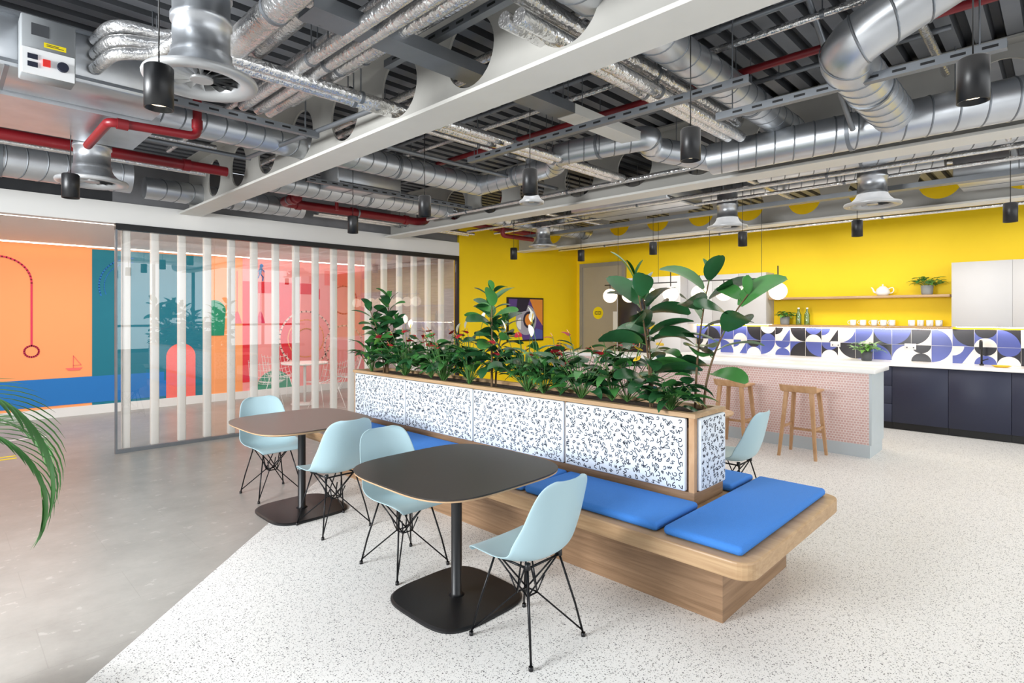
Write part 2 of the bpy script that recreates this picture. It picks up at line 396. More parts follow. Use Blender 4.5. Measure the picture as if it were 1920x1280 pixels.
b.prism([(-.49,.03),(-.1,.03),(-.3,.5),(-.49,.6)],-.003,-.002,'warn',g); b.prism([(.1,.83),(.49,.83),(.49,.3),(.3,.5)],-.003,-.002,'artor',g)
b.prism(arc(0,.42,.3,0,360,28)[:-1],-.004,-.003,'artgrey',g); b.prism([(-.25,.83),(.1,.83),(.0,.6),(-.3,.55)],-.0045,-.003,'artdark',g)
b.prism(arc(.08,.42,.17,0,360,24)[:-1],-.005,-.004,'artdark',g); b.prism(arc(.08,.42,.12,0,360,24)[:-1],-.006,-.005,'artor',g)
b.prism([(.1,.03),(.49,.03),(.49,.2),(.3,.25)],-.003,-.002,'tblue',g); b.prism(arc(-.15,.35,.12,90,270,16),-.006,-.004,'plastic',g)
b.obj('print',pc)

# ------------------------------------------------------------------ bench + planter
T=thing('banquette_bench','oak banquette bench with recessed veneer base wrapped around the planter','bench',(3.285,3.26,0))
def loc(T,a): return (a[0]-T.location.x,a[1]-T.location.y,a[2]-T.location.z)
b=MB().box(loc(T,(2.82,1.26,0)),loc(T,(3.74,5.42,.355)),'walnut'); b.obj('base',T)
b=MB().rbox(loc(T,(2.58,1.02,.355)),loc(T,(3.99,5.5,.44)),.09,'oak',6,True)
o=b.obj('seat_slab',T); md=o.modifiers.new('b','BEVEL'); md.width=.008; md.segments=2; md.limit_method='ANGLE'
def cushion(x0,x1,y0,y1,lab='bright blue wool seat cushion on the oak bench'):
    b=MB().rbox((x0,y0,.441),(x1,y1,.489),.022,'cushion',3)
    return b.obj('seat_cushion',top=(lab,'cushion','blue bench cushions'))
cushion(2.64,3.93,1.085,1.50,'wide bright blue wool cushion on the bench end')
ys=[1.525,2.50,3.48,4.45,5.42]
for i in range(4):
    cushion(2.64,3.12,ys[i]+.01,ys[i+1]-.01); cushion(3.57,3.93,ys[i]+.01,ys[i+1]-.01)
PX0,PX1,PY0,PY1=3.15,3.54,1.58,5.47
T=thing('planter_box','tall oak planter with squiggle-print fabric panels on the bench','planter',((PX0+PX1)/2,(PY0+PY1)/2,.441))
W=lambda a:loc(T,a)
b=MB()
b.box(W((PX0,PY0,.441)),W((PX1,PY1,.52)),'walnut')
b.box(W((PX0+.015,PY0+.015,.52)),W((PX1-.015,PY1-.015,.90)),'walnut')
for x in (PX0,PX1-.035):
    for y in (PY0,PY1-.035): b.box(W((x,y,.52)),W((x+.035,y+.035,.965)),'oakl')
for y in (2.56,3.54,4.51):
    b.box(W((PX0,y-.008,.52)),W((PX0+.015,y+.008,.96)),'walnut'); b.box(W((PX1-.015,y-.008,.52)),W((PX1,y+.008,.96)),'walnut')
b.obj('body',T)
b=MB(); z0,z1=.965,.992; w=.035
b.box(W((PX0-.012,PY0-.012,z0)),W((PX0+w,PY1+.012,z1)),'oak').box(W((PX1-w,PY0-.012,z0)),W((PX1+.012,PY1+.012,z1)),'oak')
b.box(W((PX0+w,PY0-.012,z0)),W((PX1-w,PY0+w,z1)),'oak').box(W((PX0+w,PY1-w,z0)),W((PX1-w,PY1+.012,z1)),'oak'); b.obj('rim',T)
MB().box(W((PX0+.035,PY0+.035,.90)),W((PX1-.035,PY1-.035,.965)),'soil').obj('soil',T)
def squig(b,org,u,v,n,w,hh,rnd):
    org,u,v,n=map(Vector,(org,u,v,n)); cu=.044; cv=.034
    nu=int(w/cu); nv=int(hh/cv)
    for i in range(nu):
        for j in range(nv):
            cx=(i+.5+rnd.uniform(-.3,.3)+(.5*(j%2)-.25)*.8)*w/nu; cy=(j+.5+rnd.uniform(-.3,.3))*hh/nv
            k=rnd.randrange(7); s=rnd.uniform(.014,.023); a=rnd.uniform(-.9,.9)+(pi/2 if rnd.random()<.25 else 0)
            if k==0: p=[(-1,0),(-.6,.6),(-.2,-.5),(.2,.6),(.6,-.5),(1,.4)]
            elif k==1: p=[(math.cos(t*.45)*.9,math.sin(t*.45)*.6) for t in range(0,9)]+[(1.2,.3)]
            elif k==2: p=[(-1,-.4),(-.4,.5),(.1,.1),(-.2,-.4),(.4,-.3),(1,.5)]
            elif k==3: p=[(-.9,.6),(-.8,-.4),(-.1,-.6),(.3,0),(.9,-.1)]
            elif k==4: p=[(math.cos(t*.55)*(.2+t*.07),math.sin(t*.55)*(.2+t*.06)) for t in range(0,11)]
            elif k==5: p=[(-.8,0),(.8,.1)]
            else: p=[(-.9,-.5),(-.3,.6),(.2,-.6),(.8,.6)]
            segs=[p]
            if k==5: segs=[[(-.8,.3),(.6,.4)],[(-.5,-.2),(.8,-.15)],[(0,.6),(.1,-.6)]]
            for q in segs:
                q=bez(q,3) if len(q)>2 else q
                q=[(x*s*math.cos(a)-y*s*math.sin(a)+cx,x*s*math.sin(a)+y*s*math.cos(a)+cy) for x,y in q]
                q=[(min(max(x,.006),w-.006),min(max(y,.006),hh-.006)) for x,y in q]
                vs=[];fs=[]
                for m in range(len(q)):
                    t=Vector(q[min(m+1,len(q)-1)])-Vector(q[max(m-1,0)])
                    if t.length<1e-7: t=Vector((1,0))
                    t.normalize(); pr=Vector((-t.y,t.x))*.0025
                    for sg in (1,-1):
                        x=q[m][0]+pr.x*sg;y=q[m][1]+pr.y*sg; vs.append(org+u*x+v*y+n*.0008)
                for m in range(len(q)-1): fs.append((2*m,2*m+1,2*m+3,2*m+2))
                b.add(vs,fs,'ink')
rnd=random.Random(3)
yy=[PY0+.04,2.555,3.535,4.505,PY1-.04]
for i in range(4):
    a,c=yy[i]+.008,yy[i+1]-.008
    b=MB().rbox(W((PX0-.022,a,.525)),W((PX0+.014,c,.96)),.01,'fabric',2); squig(b,W((PX0-.022,a+.01,.53)),(0,1,0),(0,0,1),(-1,0,0),c-a-.02,.425,rnd); b.obj('fabric_panel',T,recalc=False)
    b=MB().rbox(W((PX1-.014,a,.525)),W((PX1+.022,c,.96)),.01,'fabric',2); squig(b,W((PX1+.022,a+.01,.53)),(0,1,0),(0,0,1),(1,0,0),c-a-.02,.425,rnd); b.obj('fabric_panel',T,recalc=False)
for s,y in ((-1,PY0),(1,PY1)):
    a,c=PX0+.04,PX1-.005
    b=MB().rbox(W((a,min(y+s*.022,y-s*.014),.525)),W((c,max(y+s*.022,y-s*.014),.96)),.01,'fabric',2)
    squig(b,W((a+.01,y+s*.022,.53)),(1,0,0),(0,0,1),(0,s,0),c-a-.02,.425,rnd); b.obj('fabric_panel',T,recalc=False)

# ------------------------------------------------------------------ plants
def leaf(b,base,yaw,pitch,Ln,Wd,droop,mat,n=6,shape=0,fold=.25,roll=0):
    p=Vector(base); side=Vector((-math.sin(yaw),math.cos(yaw),0)); vs=[];fs=[]
    for i in range(n+1):
        t=i/n; pt=pitch-droop*t
        d=Vector((math.cos(yaw)*math.cos(pt),math.sin(yaw)*math.cos(pt),math.sin(pt)))
        up=side.cross(d)*-1
        if shape==0: w=Wd*max(.02,math.sin(pi*min(1,t*.95+.03)))**.55
        elif shape==1: w=Wd*max(.02,(1-t)**.6*min(1,(t+.12)*5)**.5)
        else: w=Wd*max(.03,math.sin(pi*(t*.97+.02))**.8)
        sd=side*math.cos(roll)+up*math.sin(roll); uu=up*math.cos(roll)-side*math.sin(roll)
        vs+=[p+sd*w/2+uu*w*fold*.5,p,p-sd*w/2+uu*w*fold*.5]
        p=p+d*(Ln/n)
    for i in range(n):
        a=3*i; fs+=[(a,a+1,a+4,a+3),(a+1,a+2,a+5,a+4)]
    b.add(vs,fs,mat,True); return p
SOIL=.9655
def rubber(x,y,H,nst,seed,spread,Lf,n_leaf,lab,lean=(0,0),low=.2,mats=('leafd','leafm')):
    r=random.Random(seed); T=thing('rubber_plant',lab,'plant',(x,y,SOIL),group='planter foliage')
    st=MB(); lf=MB()
    for s in range(nst):
        a=r.uniform(0,2*pi)+s*2*pi/nst; ox,oy=.03*math.cos(a),.03*math.sin(a)
        tx,ty=spread*math.cos(a)+lean[0],spread*math.sin(a)+lean[1]; hh=H*(1-.15*s)
        P=[(ox+tx*t*t,oy+ty*t*t,hh*t*.93) for t in [k/8 for k in range(9)]]
        st.sweep(P,[.009-.005*k/8 for k in range(9)],'stem',8)
        for k in range(n_leaf):
            t=low+(1-low)*k/n_leaf; i=min(7,int(t*8)); f=t*8-i
            q=Vector(P[i]).lerp(Vector(P[i+1]),f); yaw=k*2.4+a+r.uniform(-.3,.3)
            pitch=.15+.8*t*t+r.uniform(-.2,.3); L1=Lf*r.uniform(.85,1.15)*(1 if t<.9 else .8)
            pe=q+Vector((math.cos(yaw)*math.cos(pitch),math.sin(yaw)*math.cos(pitch),math.sin(pitch)))*.035
            st.sweep([q,pe],.003,'gstem',6,False)
            leaf(lf,pe,yaw,pitch,L1,L1*.53,r.uniform(.5,1.1),mats[0] if r.random()<.65 else mats[1],8,0,.18,r.uniform(-.6,.6))
        for j in range(2): leaf(lf,P[-1],r.uniform(0,6),1.2,Lf*.45,.06,.2,'leafm',5,0,.4)
    st.obj('stem',T,recalc=False); lf.obj('foliage',T,recalc=False); return T
rubber(3.34,5.15,.86,4,1,.17,.19,20,'bushy rubber plant with dark glossy leaves in the planter')
rubber(3.34,3.52,.88,3,5,.08,.21,17,'upright rubber plant with dark glossy leaves in the planter')
rubber(3.34,1.96,.92,2,11,.10,.28,14,'large rubber plant with broad glossy leaves in the planter',(-.05,-.0))
rubber(3.42,1.68,.94,2,8,.10,.29,10,'tall rubber plant with broad drooping leaves in the planter',(.15,-.12),.32,('leafm','leafd'))
def anthurium(x,y,seed,col='spathe',lab='anthurium with dark green leaves and red flowers in the planter',nl=42,nf=5,H=.40):
    r=random.Random(seed); T=thing('anthurium',lab,'plant',(x,y,SOIL),group='planter foliage'); st=MB();lf=MB()
    H*=r.uniform(.85,1.12)
    for k in range(nl):
        yaw=k*2.4+r.uniform(-.3,.3); el=r.uniform(.45,1.4); Ls=H*r.uniform(.35,1.0)
        e=Vector((math.cos(yaw)*math.cos(el),math.sin(yaw)*math.cos(el),math.sin(el)))*Ls; e.x*=.55
        st.sweep([(0,0,0),tuple(e*.5+Vector((0,0,.02))),tuple(e)],.0025,'gstem',5,False)
        leaf(lf,e,yaw,r.uniform(-.1,.6),r.uniform(.12,.17),r.uniform(.08,.11),r.uniform(.6,1.3),r.choice(['leafm','leafd','leafv']),5,1,.2,r.uniform(-.6,.6))
    st.obj('stem',T,recalc=False); lf.obj('foliage',T,recalc=False)
    for k in range(nf):
        fw=MB(); yaw=r.uniform(0,2*pi) if k%3==0 else pi+r.uniform(-1.0,1.0); el=r.uniform(.8,1.4); Ls=H*r.uniform(.9,1.2)
        e=Vector((math.cos(yaw)*math.cos(el)*.8,math.sin(yaw)*math.cos(el),math.sin(el)))*Ls
        fw.sweep([(0,0,0),tuple(e*.5+Vector((0,0,.02))),tuple(e)],.0025,'gstem',5,False)
        f2=r.uniform(0,2*pi); leaf(fw,e-Vector((0,0,.02)),f2,r.uniform(.3,.9),.078,.068,.9,col,5,1,.12,r.uniform(-.4,.4)); fw.sweep([e,e+Vector((math.cos(yaw)*.02,math.sin(yaw)*.02,.025))],[.0035,.0025],'spadixr',6)
        fw.obj('flower',T,recalc=False)
def peacelily(x,y,seed,H=.46,nf=3):
    r=random.Random(seed); T=thing('peace_lily','peace lily with slim leaves and white flowers in the planter','plant',(x,y,SOIL),group='planter foliage'); st=MB();lf=MB()
    for k in range(28):
        yaw=k*2.4+r.uniform(-.3,.3); el=r.uniform(.7,1.4); Ls=H*r.uniform(.3,.6)
        e=Vector((math.cos(yaw)*math.cos(el)*.6,math.sin(yaw)*math.cos(el),math.sin(el)))*Ls
        st.sweep([(0,0,0),tuple(e)],.0025,'gstem',5,False)
        leaf(lf,e,yaw,min(el,1.0),r.uniform(.17,.24),.06,r.uniform(1.0,1.9),r.choice(['leafm','leafm','leafl','leafd']),6,2,.25,r.uniform(-.3,.3))
    st.obj('stem',T,recalc=False); lf.obj('foliage',T,recalc=False)
    for k in range(nf):
        fw=MB(); yaw=r.uniform(0,2*pi); el=r.uniform(1.15,1.45); Ls=H*r.uniform(1.0,1.3)
        e=Vector((math.cos(yaw)*math.cos(el),math.sin(yaw)*math.cos(el),math.sin(el)))*Ls
        fw.sweep([(0,0,0),tuple(e)],.0025,'gstem',5,False)
        leaf(fw,e,yaw,1.3,.10,.05,.2,'lily',6,2,.5); fw.sweep([e,e+Vector((.008,0,.04))],.004,'spadix',6); fw.obj('flower',T,recalc=False)
for i,(x,y) in enumerate(((3.28,4.72),(3.38,4.42),(3.27,4.10),(3.4,3.88),(3.28,3.05),(3.40,2.8),(3.28,2.52),(3.38,2.32),(3.27,1.80))): anthurium(x,y,20+i,nf=(6,5,6,4,4,6,5,5,0)[i],H=.40 if i<8 else .28)
for i,(x,y) in enumerate(((3.42,4.88),(3.4,4.22),(3.28,3.75),(3.42,3.2),(3.3,2.9),(3.26,5.3))): peacelily(x,y,50+i,nf=(2,2,1,2,2,0)[i])
anthurium(3.42,2.22,77,'spadix','anthurium with yellow flowers in the planter',20,4,.46)

# palm beside the frame edge
T=thing('potted_palm','areca palm with long arching green fronds in a grey pot','plant',(-.20,3.0,0))
MB().lathe([(0,0),(.15,0),(.17,.02),(.21,.38),(.2,.4),(.185,.38),(.17,.34),(0,.34)],(0,0,0),'greypot').obj('pot',T)
b=MB(); r=random.Random(4)
fr=[(-.80,1.35,1.06,1.06,2.9),(-.66,1.25,.90,.98,2.9),(-1.3,1.2,.85,1.0,2.7),(.6,1.3,.8,.9,2.2),(1.6,1.3,.8,.9,2.1),(2.7,1.3,.8,.9,2.2),(-2.4,1.4,.75,1.0,2.2)]
st=MB()
for yaw,pt0,Lr,zb,dr in fr:
    p=Vector((0,0,.34)); P=[p.copy()]
    for k in range(5): p=p+Vector((math.cos(yaw)*.02,math.sin(yaw)*.02,(zb-.34)/5)); P.append(p.copy())
    n=18
    for k in range(n):
        t=k/n; a=pt0-dr*t; dd=Vector((math.cos(yaw)*math.cos(a),math.sin(yaw)*math.cos(a),math.sin(a))); p=p+dd*Lr*.8/n; P.append(p.copy())
        if k>4:
            for sg in (1,-1):
                leaf(b,p,yaw+sg*(.6-.35*t),a+.05,.27*(1-.3*t),.014,.8,'palm',5,2,.4)
    st.sweep(P,[.007*(1-.8*i/len(P)) for i in range(len(P))],'gstem',6)
st.obj('stem',T,recalc=False); b.obj('foliage',T,recalc=False)

# ------------------------------------------------------------------ shell chairs
def make_chair(x,y,rz,mat,lab):
    T=thing('dining_chair',lab,'chair',(x,y,0),rz,'pale blue shell chairs')
    prof=[(.225,.405,.165,.0),(.215,.428,.19,.004),(.17,.44,.212,.012),(.08,.432,.228,.028),(-.02,.42,.234,.045),(-.11,.425,.236,.065),(-.175,.462,.235,.085),(-.21,.53,.228,.085),(-.235,.61,.215,.07),(-.255,.70,.20,.055),(-.27,.77,.18,.04),(-.279,.81,.145,.03),(-.283,.828,.09,.02)]
    P=bez(prof,3); n=len(P); nu=14; vs=[];fs=[]
    for i,(py,pz,hw,bw) in enumerate(P):
        a=P[max(i-1,0)];c=P[min(i+1,n-1)]; t=Vector((c[0]-a[0],c[1]-a[1])).normalized()
        nr=Vector((-t.y,t.x)) if (Vector((-t.y,t.x)).dot(Vector((.7,.7)))>0) else Vector((t.y,-t.x))
        for k in range(nu+1):
            u=-1+2*k/nu; dsp=bw*abs(u)**2.4
            vs.append((u*hw,py+nr.x*dsp,pz+nr.y*dsp))
    for i in range(n-1):
        for k in range(nu):
            a=i*(nu+1)+k; fs.append((a,a+1,a+nu+2,a+nu+1))
    o=MB().add(vs,fs,mat,True).obj('seat_shell',T)
    m=o.modifiers.new('s','SOLIDIFY'); m.thickness=.007; m.offset=0
    m=o.modifiers.new('ss','SUBSURF'); m.levels=1; m.render_levels=1
    b=MB()
    for sx in (1,-1):
        for sy in (1,-1):
            F=(sx*.19,sy*.2+.0,.012); top=(sx*.115,sy*.11,.40); cn=(sx*.035,sy*.035,.215)
            lg=MB().sweep([F,(sx*.165,sy*.17,.16),top],.0055,'wire',8).cyl((F[0],F[1]),.011,0,.018,'black',10)
            lg.obj('leg',T)
            b.sweep([(F[0]*.985,F[1]*.985,.03),cn,(sx*.06,sy*.06,.30)],.0045,'wire',8)
            b.sweep([cn,(-sx*.09,sy*.11,.395)],.0045,'wire',8); b.sweep([cn,(sx*.115,-sy*.09,.395)],.0045,'wire',8)
            b.sweep([(sx*.035,sy*.035,.215),(-sx*.035,sy*.035,.215)],.0045,'wire',8)
            if sx==1: b.sweep([(.035,sy*.035,.215),(.035,-sy*.035,.215)],.0045,'wire',8)
    b.sweep([(.115,.11,.40),(-.115,.11,.40)],.006,'wire',8).sweep([(.115,-.11,.40),(-.115,-.11,.40)],.006,'wire',8)
    b.sweep([(.115,.11,.40),(.115,-.11,.40)],.006,'wire',8).sweep([(-.115,.11,.40),(-.115,-.11,.40)],.006,'wire',8)
    for sx in (1,-1):
        for sy in (1,-1): b.cyl((sx*.115,sy*.11),.014,.395,.425,'black',10)
    b.obj('wire_brace',T)
    return T
ch=make_chair(2.04,1.90,0,'chair','pale blue shell chair with black wire legs beside the charcoal table')
dup(ch,(2.08,3.0,0),pi); dup(ch,(2.09,3.93,0),0,'pale blue shell chair with black wire legs beside the far table')
dup(ch,(2.08,5.03,0),pi,'pale blue shell chair with black wire legs beside the far table')
dup(ch,(4.52,1.95,0),0,'pale blue shell chair with black wire legs beside the kitchen-side table')

# ------------------------------------------------------------------ tables
def superell(a,n,k=64):
    out=[]
    for i in range(k):
        t=2*pi*i/k; c,s=math.cos(t),math.sin(t)
        out.append((a*math.copysign(abs(c)**(2/n),c),a*math.copysign(abs(s)**(2/n),s)))
    return out
def table(x,y,mat,lab):
    T=thing('cafe_table',lab,'table',(x,y,0),group='soft-square cafe tables')
    b=MB().prism(superell(.48,3.9),.722,.73,mat)
    b.prism(superell(.478,3.9),.714,.722,'ply')
    A=superell(.478,3.9);B=superell(.45,3.9);n=len(A)
    b.add([(p[0],p[1],.714) for p in A]+[(p[0],p[1],.702) for p in B],[(i,(i+1)%n,n+(i+1)%n,n+i) for i in range(n)]+[tuple(range(n,2*n))],'ply')
    b.obj('tabletop',T)
    MB().lathe([(.0,.70),(.14,.70),(.14,.69),(.035,.685),(.03,.67),(.03,.03),(.045,.018),(0,.018)],(0,0,0),'black').obj('column',T)
    A=superell(.31,3.9);B=superell(.30,3.9)
    b=MB().prism(A,0,.010,'black'); b.add([(p[0],p[1],.010) for p in A]+[(p[0],p[1],.018) for p in B],[(i,(i+1)%n,n+(i+1)%n,n+i) for i in range(n)]+[tuple(range(n,2*n))],'black'); b.obj('base',T)
    return T
table(2.04,2.44,'tabletop','charcoal soft-square cafe table with plywood edge and black pedestal')
table(2.08,4.44,'tabletop2','dark soft-square cafe table, brown reflection coloured into its top, with plywood edge and black pedestal')
table(4.53,2.52,'oakl','oak soft-square cafe table with black pedestal behind the planter')

# ------------------------------------------------------------------ island + stools
T=thing('kitchen_island','kitchen island clad in pink mosaic tile with white quartz top','kitchen island',(7.48,3.77,0))
W=lambda a:loc(T,a)
MB().box(W((7.2,1.56,.14)),W((7.76,6.0,.935)),'penny').obj('body',T)
MB().box(W((7.19,1.55,0)),W((7.77,6.01,.14)),'paleblue').box(W((7.2,1.535,.14)),W((7.77,1.56,.935)),'paleblue').obj('plinth',T)
o=MB().rbox(W((7.14,1.49,.935)),W((7.82,6.05,.985)),.006,'quartz',2).obj('worktop',T)
def stool(x,y):
    T=thing('bar_stool','light oak bar stool with low curved back rail','stool',(x,y,0),group='oak bar stools')
    b=MB(); b.rbox((-.16,-.18,.72),(.17,.18,.75),.012,'oakl',3); b.obj('seat',T)
    b=MB()
    for i in range(12):
        y0=-.19+i*.38/12;y1=y0+.38/12
        f=lambda yy:-.15-.03*(1-(yy/.19)**2)
        x0,x1=f(y0),f(y1)
        b.add([(x0,y0,.73),(x1,y1,.73),(x1-.035,y1,.80),(x0-.035,y0,.80),(x0+.022,y0,.73),(x1+.022,y1,.73),(x1-.013,y1,.80),(x0-.013,y0,.80)],[(0,1,2,3),(5,4,7,6),(3,2,6,7),(0,4,5,1)]+([(0,3,7,4)] if i==0 else [])+([(1,5,6,2)] if i==11 else []),'oakl')
    b.obj('back_rail',T)
    for sx in (1,-1):
        for sy in (1,-1):
            vs=[]
            for cx,cy,z,w in ((sx*.19,sy*.19,0,.014),(sx*.125,sy*.13,.725,.021)):
                vs+=[(cx-w,cy-w,z),(cx+w,cy-w,z),(cx+w,cy+w,z),(cx-w,cy+w,z)]
            MB().add(vs,[(0,3,2,1),(4,5,6,7),(0,1,5,4),(1,2,6,5),(2,3,7,6),(3,0,4,7)],'oakl').obj('leg',T)
    z=.26; k=.19-(.065*z/.725)
    MB().box((k-.01,-k,z-.012),(k+.01,k,z+.012),'oakl').obj('footrest',T)
    for sy in (1,-1): MB().box((-k,sy*k-.01,z+.05),(k,sy*k+.01,z+.074),'oakl').obj('footrest',T)
    return T
s=stool(6.84,2.13); dup(s,(6.84,2.90,0))

# ------------------------------------------------------------------ kitchen run
def cab(name,y0,y1,z0,z1,xf,mat,lab,cat,grp,doors,x1=9.868,plinth=False,bodymat=None):
    T=thing(name,lab,cat,((xf+x1)/2,(y0+y1)/2,0 if plinth else z0),group=grp); W=lambda a:loc(T,a)
    b=MB().box(W((xf+.022,y0+.001,z0)),W((x1,y1-.001,z1)),bodymat or mat)
    if plinth: b.box(W((xf+.06,y0+.001,0)),W((x1,y1-.001,z0)),'black')
    b.obj('body',T)
    for (dn,a,c,e,f) in doors:
        MB().rbox(W((xf,a+.002,e+.002)),W((xf+.02,c-.002,f-.002)),.002,mat,1).obj(dn,T)
    return T
y=-.75
while y<4.88:
    y1=min(y+.62,4.9)
    if abs(y-1.73)<.02: ds=[('drawer',y,y1,.1,.35),('drawer',y,y1,.35,.6),('drawer',y,y1,.6,.865)]
    else: ds=[('door',y,y1,.1,.865)]
    cab('base_cabinet',y,y1,.1,.872,9.25,'navy','navy handleless base cabinet under the white worktop','cabinet','navy base cabinets',ds,plinth=True); y=y1
MB().rbox((9.22,-.75,.874),(9.868,4.895,.912),.005,'quartz',2).obj('worktop',top=('long white quartz worktop on the navy cabinets','worktop'))
for a in (-.73,-.12,.49):
    cab('wall_cupboard',a,a+.62,1.42,2.28,9.52,'palecab','pale grey handleless wall cupboard on yellow wall','cupboard','pale wall cupboards',[('door',a,a+.62,1.42,2.28)])
for a in (3.52,3.98,4.44):
    cab('wall_cupboard',a,a+.46,1.42,2.28,9.52,'palecab','pale grey handleless wall cupboard on yellow wall','cupboard','pale wall cupboards',[('door',a,a+.46,1.42,2.28)])
cab('tall_cabinet',4.9,5.5,.1,2.28,9.25,'palecab','tall pale grey larder cabinet','cabinet','tall kitchen cabinets',[('door',4.9,5.5,.1,1.3),('door',4.9,5.5,1.3,2.28)],plinth=True)
T=cab('tall_cabinet',5.5,6.25,.1,2.28,9.25,'palecab','tall cabinet housing a black built-in oven','cabinet','tall kitchen cabinets',[('door',5.5,6.25,.1,.8),('oven_door',5.53,6.22,.8,2.24)],plinth=True)
for c in T.children:
    if c.name.startswith('oven'): c.data.materials[0]=M['tblack']
for z,lab in ((1.42,'long oak wall shelf holding mugs and bottles'),(1.86,'long oak wall shelf holding a teapot and plant')):
    MB().rbox((9.56,1.13,z-.035),(9.868,3.50,z),.003,'oak',1).obj('wall_shelf',top=(lab,'shelf'))
for i,(a,c) in enumerate(((1.15,3.48),(-.7,1.09),(3.54,4.88))):
    struct(MB().box((9.80,a,1.372 if i==0 else 1.408),(9.83,c,1.383 if i==0 else 1.419),'led2').obj('trim_%d'%(i+3)),'under-shelf light strip')
b=MB(); r=random.Random(12); ts=.236; XF=9.862
b.box((XF,-.75,.913),(9.869,4.895,1.382),'twhite')
def q(pts,mat,l): b.add([(XF-.0006*l,p[0],p[1]) for p in pts],[tuple(range(len(pts)))],mat)
y=-.75
hs=.2345
while y<4.85:
    for j in range(2):
        z=.913+j*hs; w=min(ts,4.895-y); cs=r.sample(['tblue','tblack','twhite','tblue','twhite'],3)
        q([(y,z),(y+w,z),(y+w,z+hs),(y,z+hs)],cs[0],1)
        k=r.randrange(6)
        def ar(cy,cz,rad,a0,a1): return [(min(max(cy+rad*math.cos(math.radians(a0+(a1-a0)*m/14)),y),y+w),min(max(cz+rad*math.sin(math.radians(a0+(a1-a0)*m/14)),z),z+hs)) for m in range(15)]
        c1=cs[1] if cs[1]!=cs[0] else cs[2]
        if k==0: q([(y,z)]+ar(y,z,hs,0,90),c1,2)
        elif k==1: q([(y+w,z)]+ar(y+w,z,hs,90,180),c1,2)
        elif k==2: q([(y,z+hs)]+ar(y,z+hs,hs,-90,0),c1,2)
        elif k==3: q([(y+w,z+hs)]+ar(y+w,z+hs,hs,180,270),c1,2)
        elif k==4: q(ar(y+w/2,z,w/2,0,180),c1,2); q(ar(y+w/2,z+hs,w/2,180,360),cs[2],2)
        else: q([(y,z),(y+w*.55,z),(y,z+hs*.9)],c1,2); q([(y+w,z+hs)]+ar(y+w,z+hs,hs*.55,180,270),cs[2],2)
    b.box((XF-.0025,y-.0015,.913),(XF,y+.0015,1.382),'twhite'); y+=ts
b.box((XF-.0025,-.75,.913+hs-.0015),(XF,4.895,.913+hs+.0015),'twhite')
b.obj('tile_backsplash',recalc=False,top=('glazed tile backsplash with blue, black and white curved shapes','backsplash'))
for yy in (2.59,1.62):
    T=thing('wall_socket','white double wall socket on the patterned tiles','socket',(9.855,yy,1.08),group='wall sockets')
    MB().rbox((-.006,-.07,0),(.003,.07,.085),.003,'plastic',1).obj('faceplate',T)
    for sg in (-1,1):
        MB().box((-.009,sg*.04-.01,.05),(-.006,sg*.04+.01,.07),'plastic').obj('switch',T)
        MB().box((-.0065,sg*.04-.008,.02),(-.006,sg*.04+.008,.035),'ink').obj('socket_slot',T)
def mug(y,x=9.70):
    T=thing('mug','plain white ceramic mug on the oak shelf','mug',(x,y,1.421),r.uniform(-.5,.5),'white mugs')
    MB().lathe([(0,0),(.034,0),(.040,.01),(.042,.085),(.038,.085),(.036,.012),(0,.01)],(0,0,0),'ceramic',20).obj('cup',T)
    MB().sweep([(0,.040,.07),(0,.062,.068),(0,.07,.045),(0,.06,.022),(0,.040,.018)],.005,'ceramic',8).obj('handle',T); return T
mg=mug(2.31)
for i,yy in enumerate((2.18,2.04,1.92,1.82,1.58,1.48,1.37,1.27)): dup(mg,(9.70+.03*(i%2),yy,1.421),.3*i)
def bottle(y):
    T=thing('glass_bottle','clear glass water bottle with stopper','bottle',(9.7,y,1.421),group='glass bottles')
    MB().lathe([(0,0),(.04,0),(.042,.01),(.042,.16),(.02,.21),(.018,.25),(.021,.252),(.017,.25),(.018,.21),(.038,.16),(.038,.012),(0,.01)],(0,0,0),'bottle',20).obj('body',T)
    MB().cyl((0,0),.016,.245,.275,'ceramic',14).obj('stopper',T); return T
bt=bottle(3.08); dup(bt,(9.72,2.96,1.421))
T=thing('teapot','white ceramic teapot on the upper shelf','teapot',(9.71,1.93,1.861))
MB().lathe([(0,0),(.06,0),(.085,.03),(.09,.06),(.075,.1),(.045,.125),(.045,.13),(.0,.145)],(0,0,0),'ceramic',26).obj('body',T)
MB().sphere((0,0,.155),.013,'ceramic',12,8).obj('lid_knob',T)
MB().sweep(bez([(0,.07,.04),(0,.11,.06),(0,.125,.10),(0,.145,.125)],4),[.016,.015,.015,.014,.013,.012,.012,.011,.010,.010,.009,.009,.009],'ceramic',10).obj('spout',T)
MB().sweep(bez([(0,-.07,.10),(0,-.12,.115),(0,-.135,.075),(0,-.115,.04),(0,-.08,.035)],4),.007,'ceramic',8).obj('handle',T)
def smallplant(x,y,z,pot,seed,H,n,lab,lm='leafm'):
    rr=random.Random(seed); T=thing('potted_plant',lab,'plant',(x,y,z))
    MB().lathe([(0,0),(.06,0),(.066,.01),(.075,.13),(.068,.13),(.062,.11),(0,.11)],(0,0,0),pot,22).obj('pot',T)
    b=MB()
    for k in range(n):
        yaw=k*2.4; el=rr.uniform(.3,1.4); L1=H*rr.uniform(.5,.95)
        e=Vector((math.cos(yaw)*math.cos(el)*L1*.8,math.sin(yaw)*math.cos(el)*L1,math.sin(el)*L1*.7+.11))
        b.sweep([(0,0,.105),tuple(e)],.002,'gstem',5,False); leaf(b,e,yaw,rr.uniform(0,.8),.11,.075,1.2,lm if rr.random()<.6 else 'leafl',5,1,.2,rr.uniform(-.3,.3))
    b.obj('foliage',T,recalc=False)
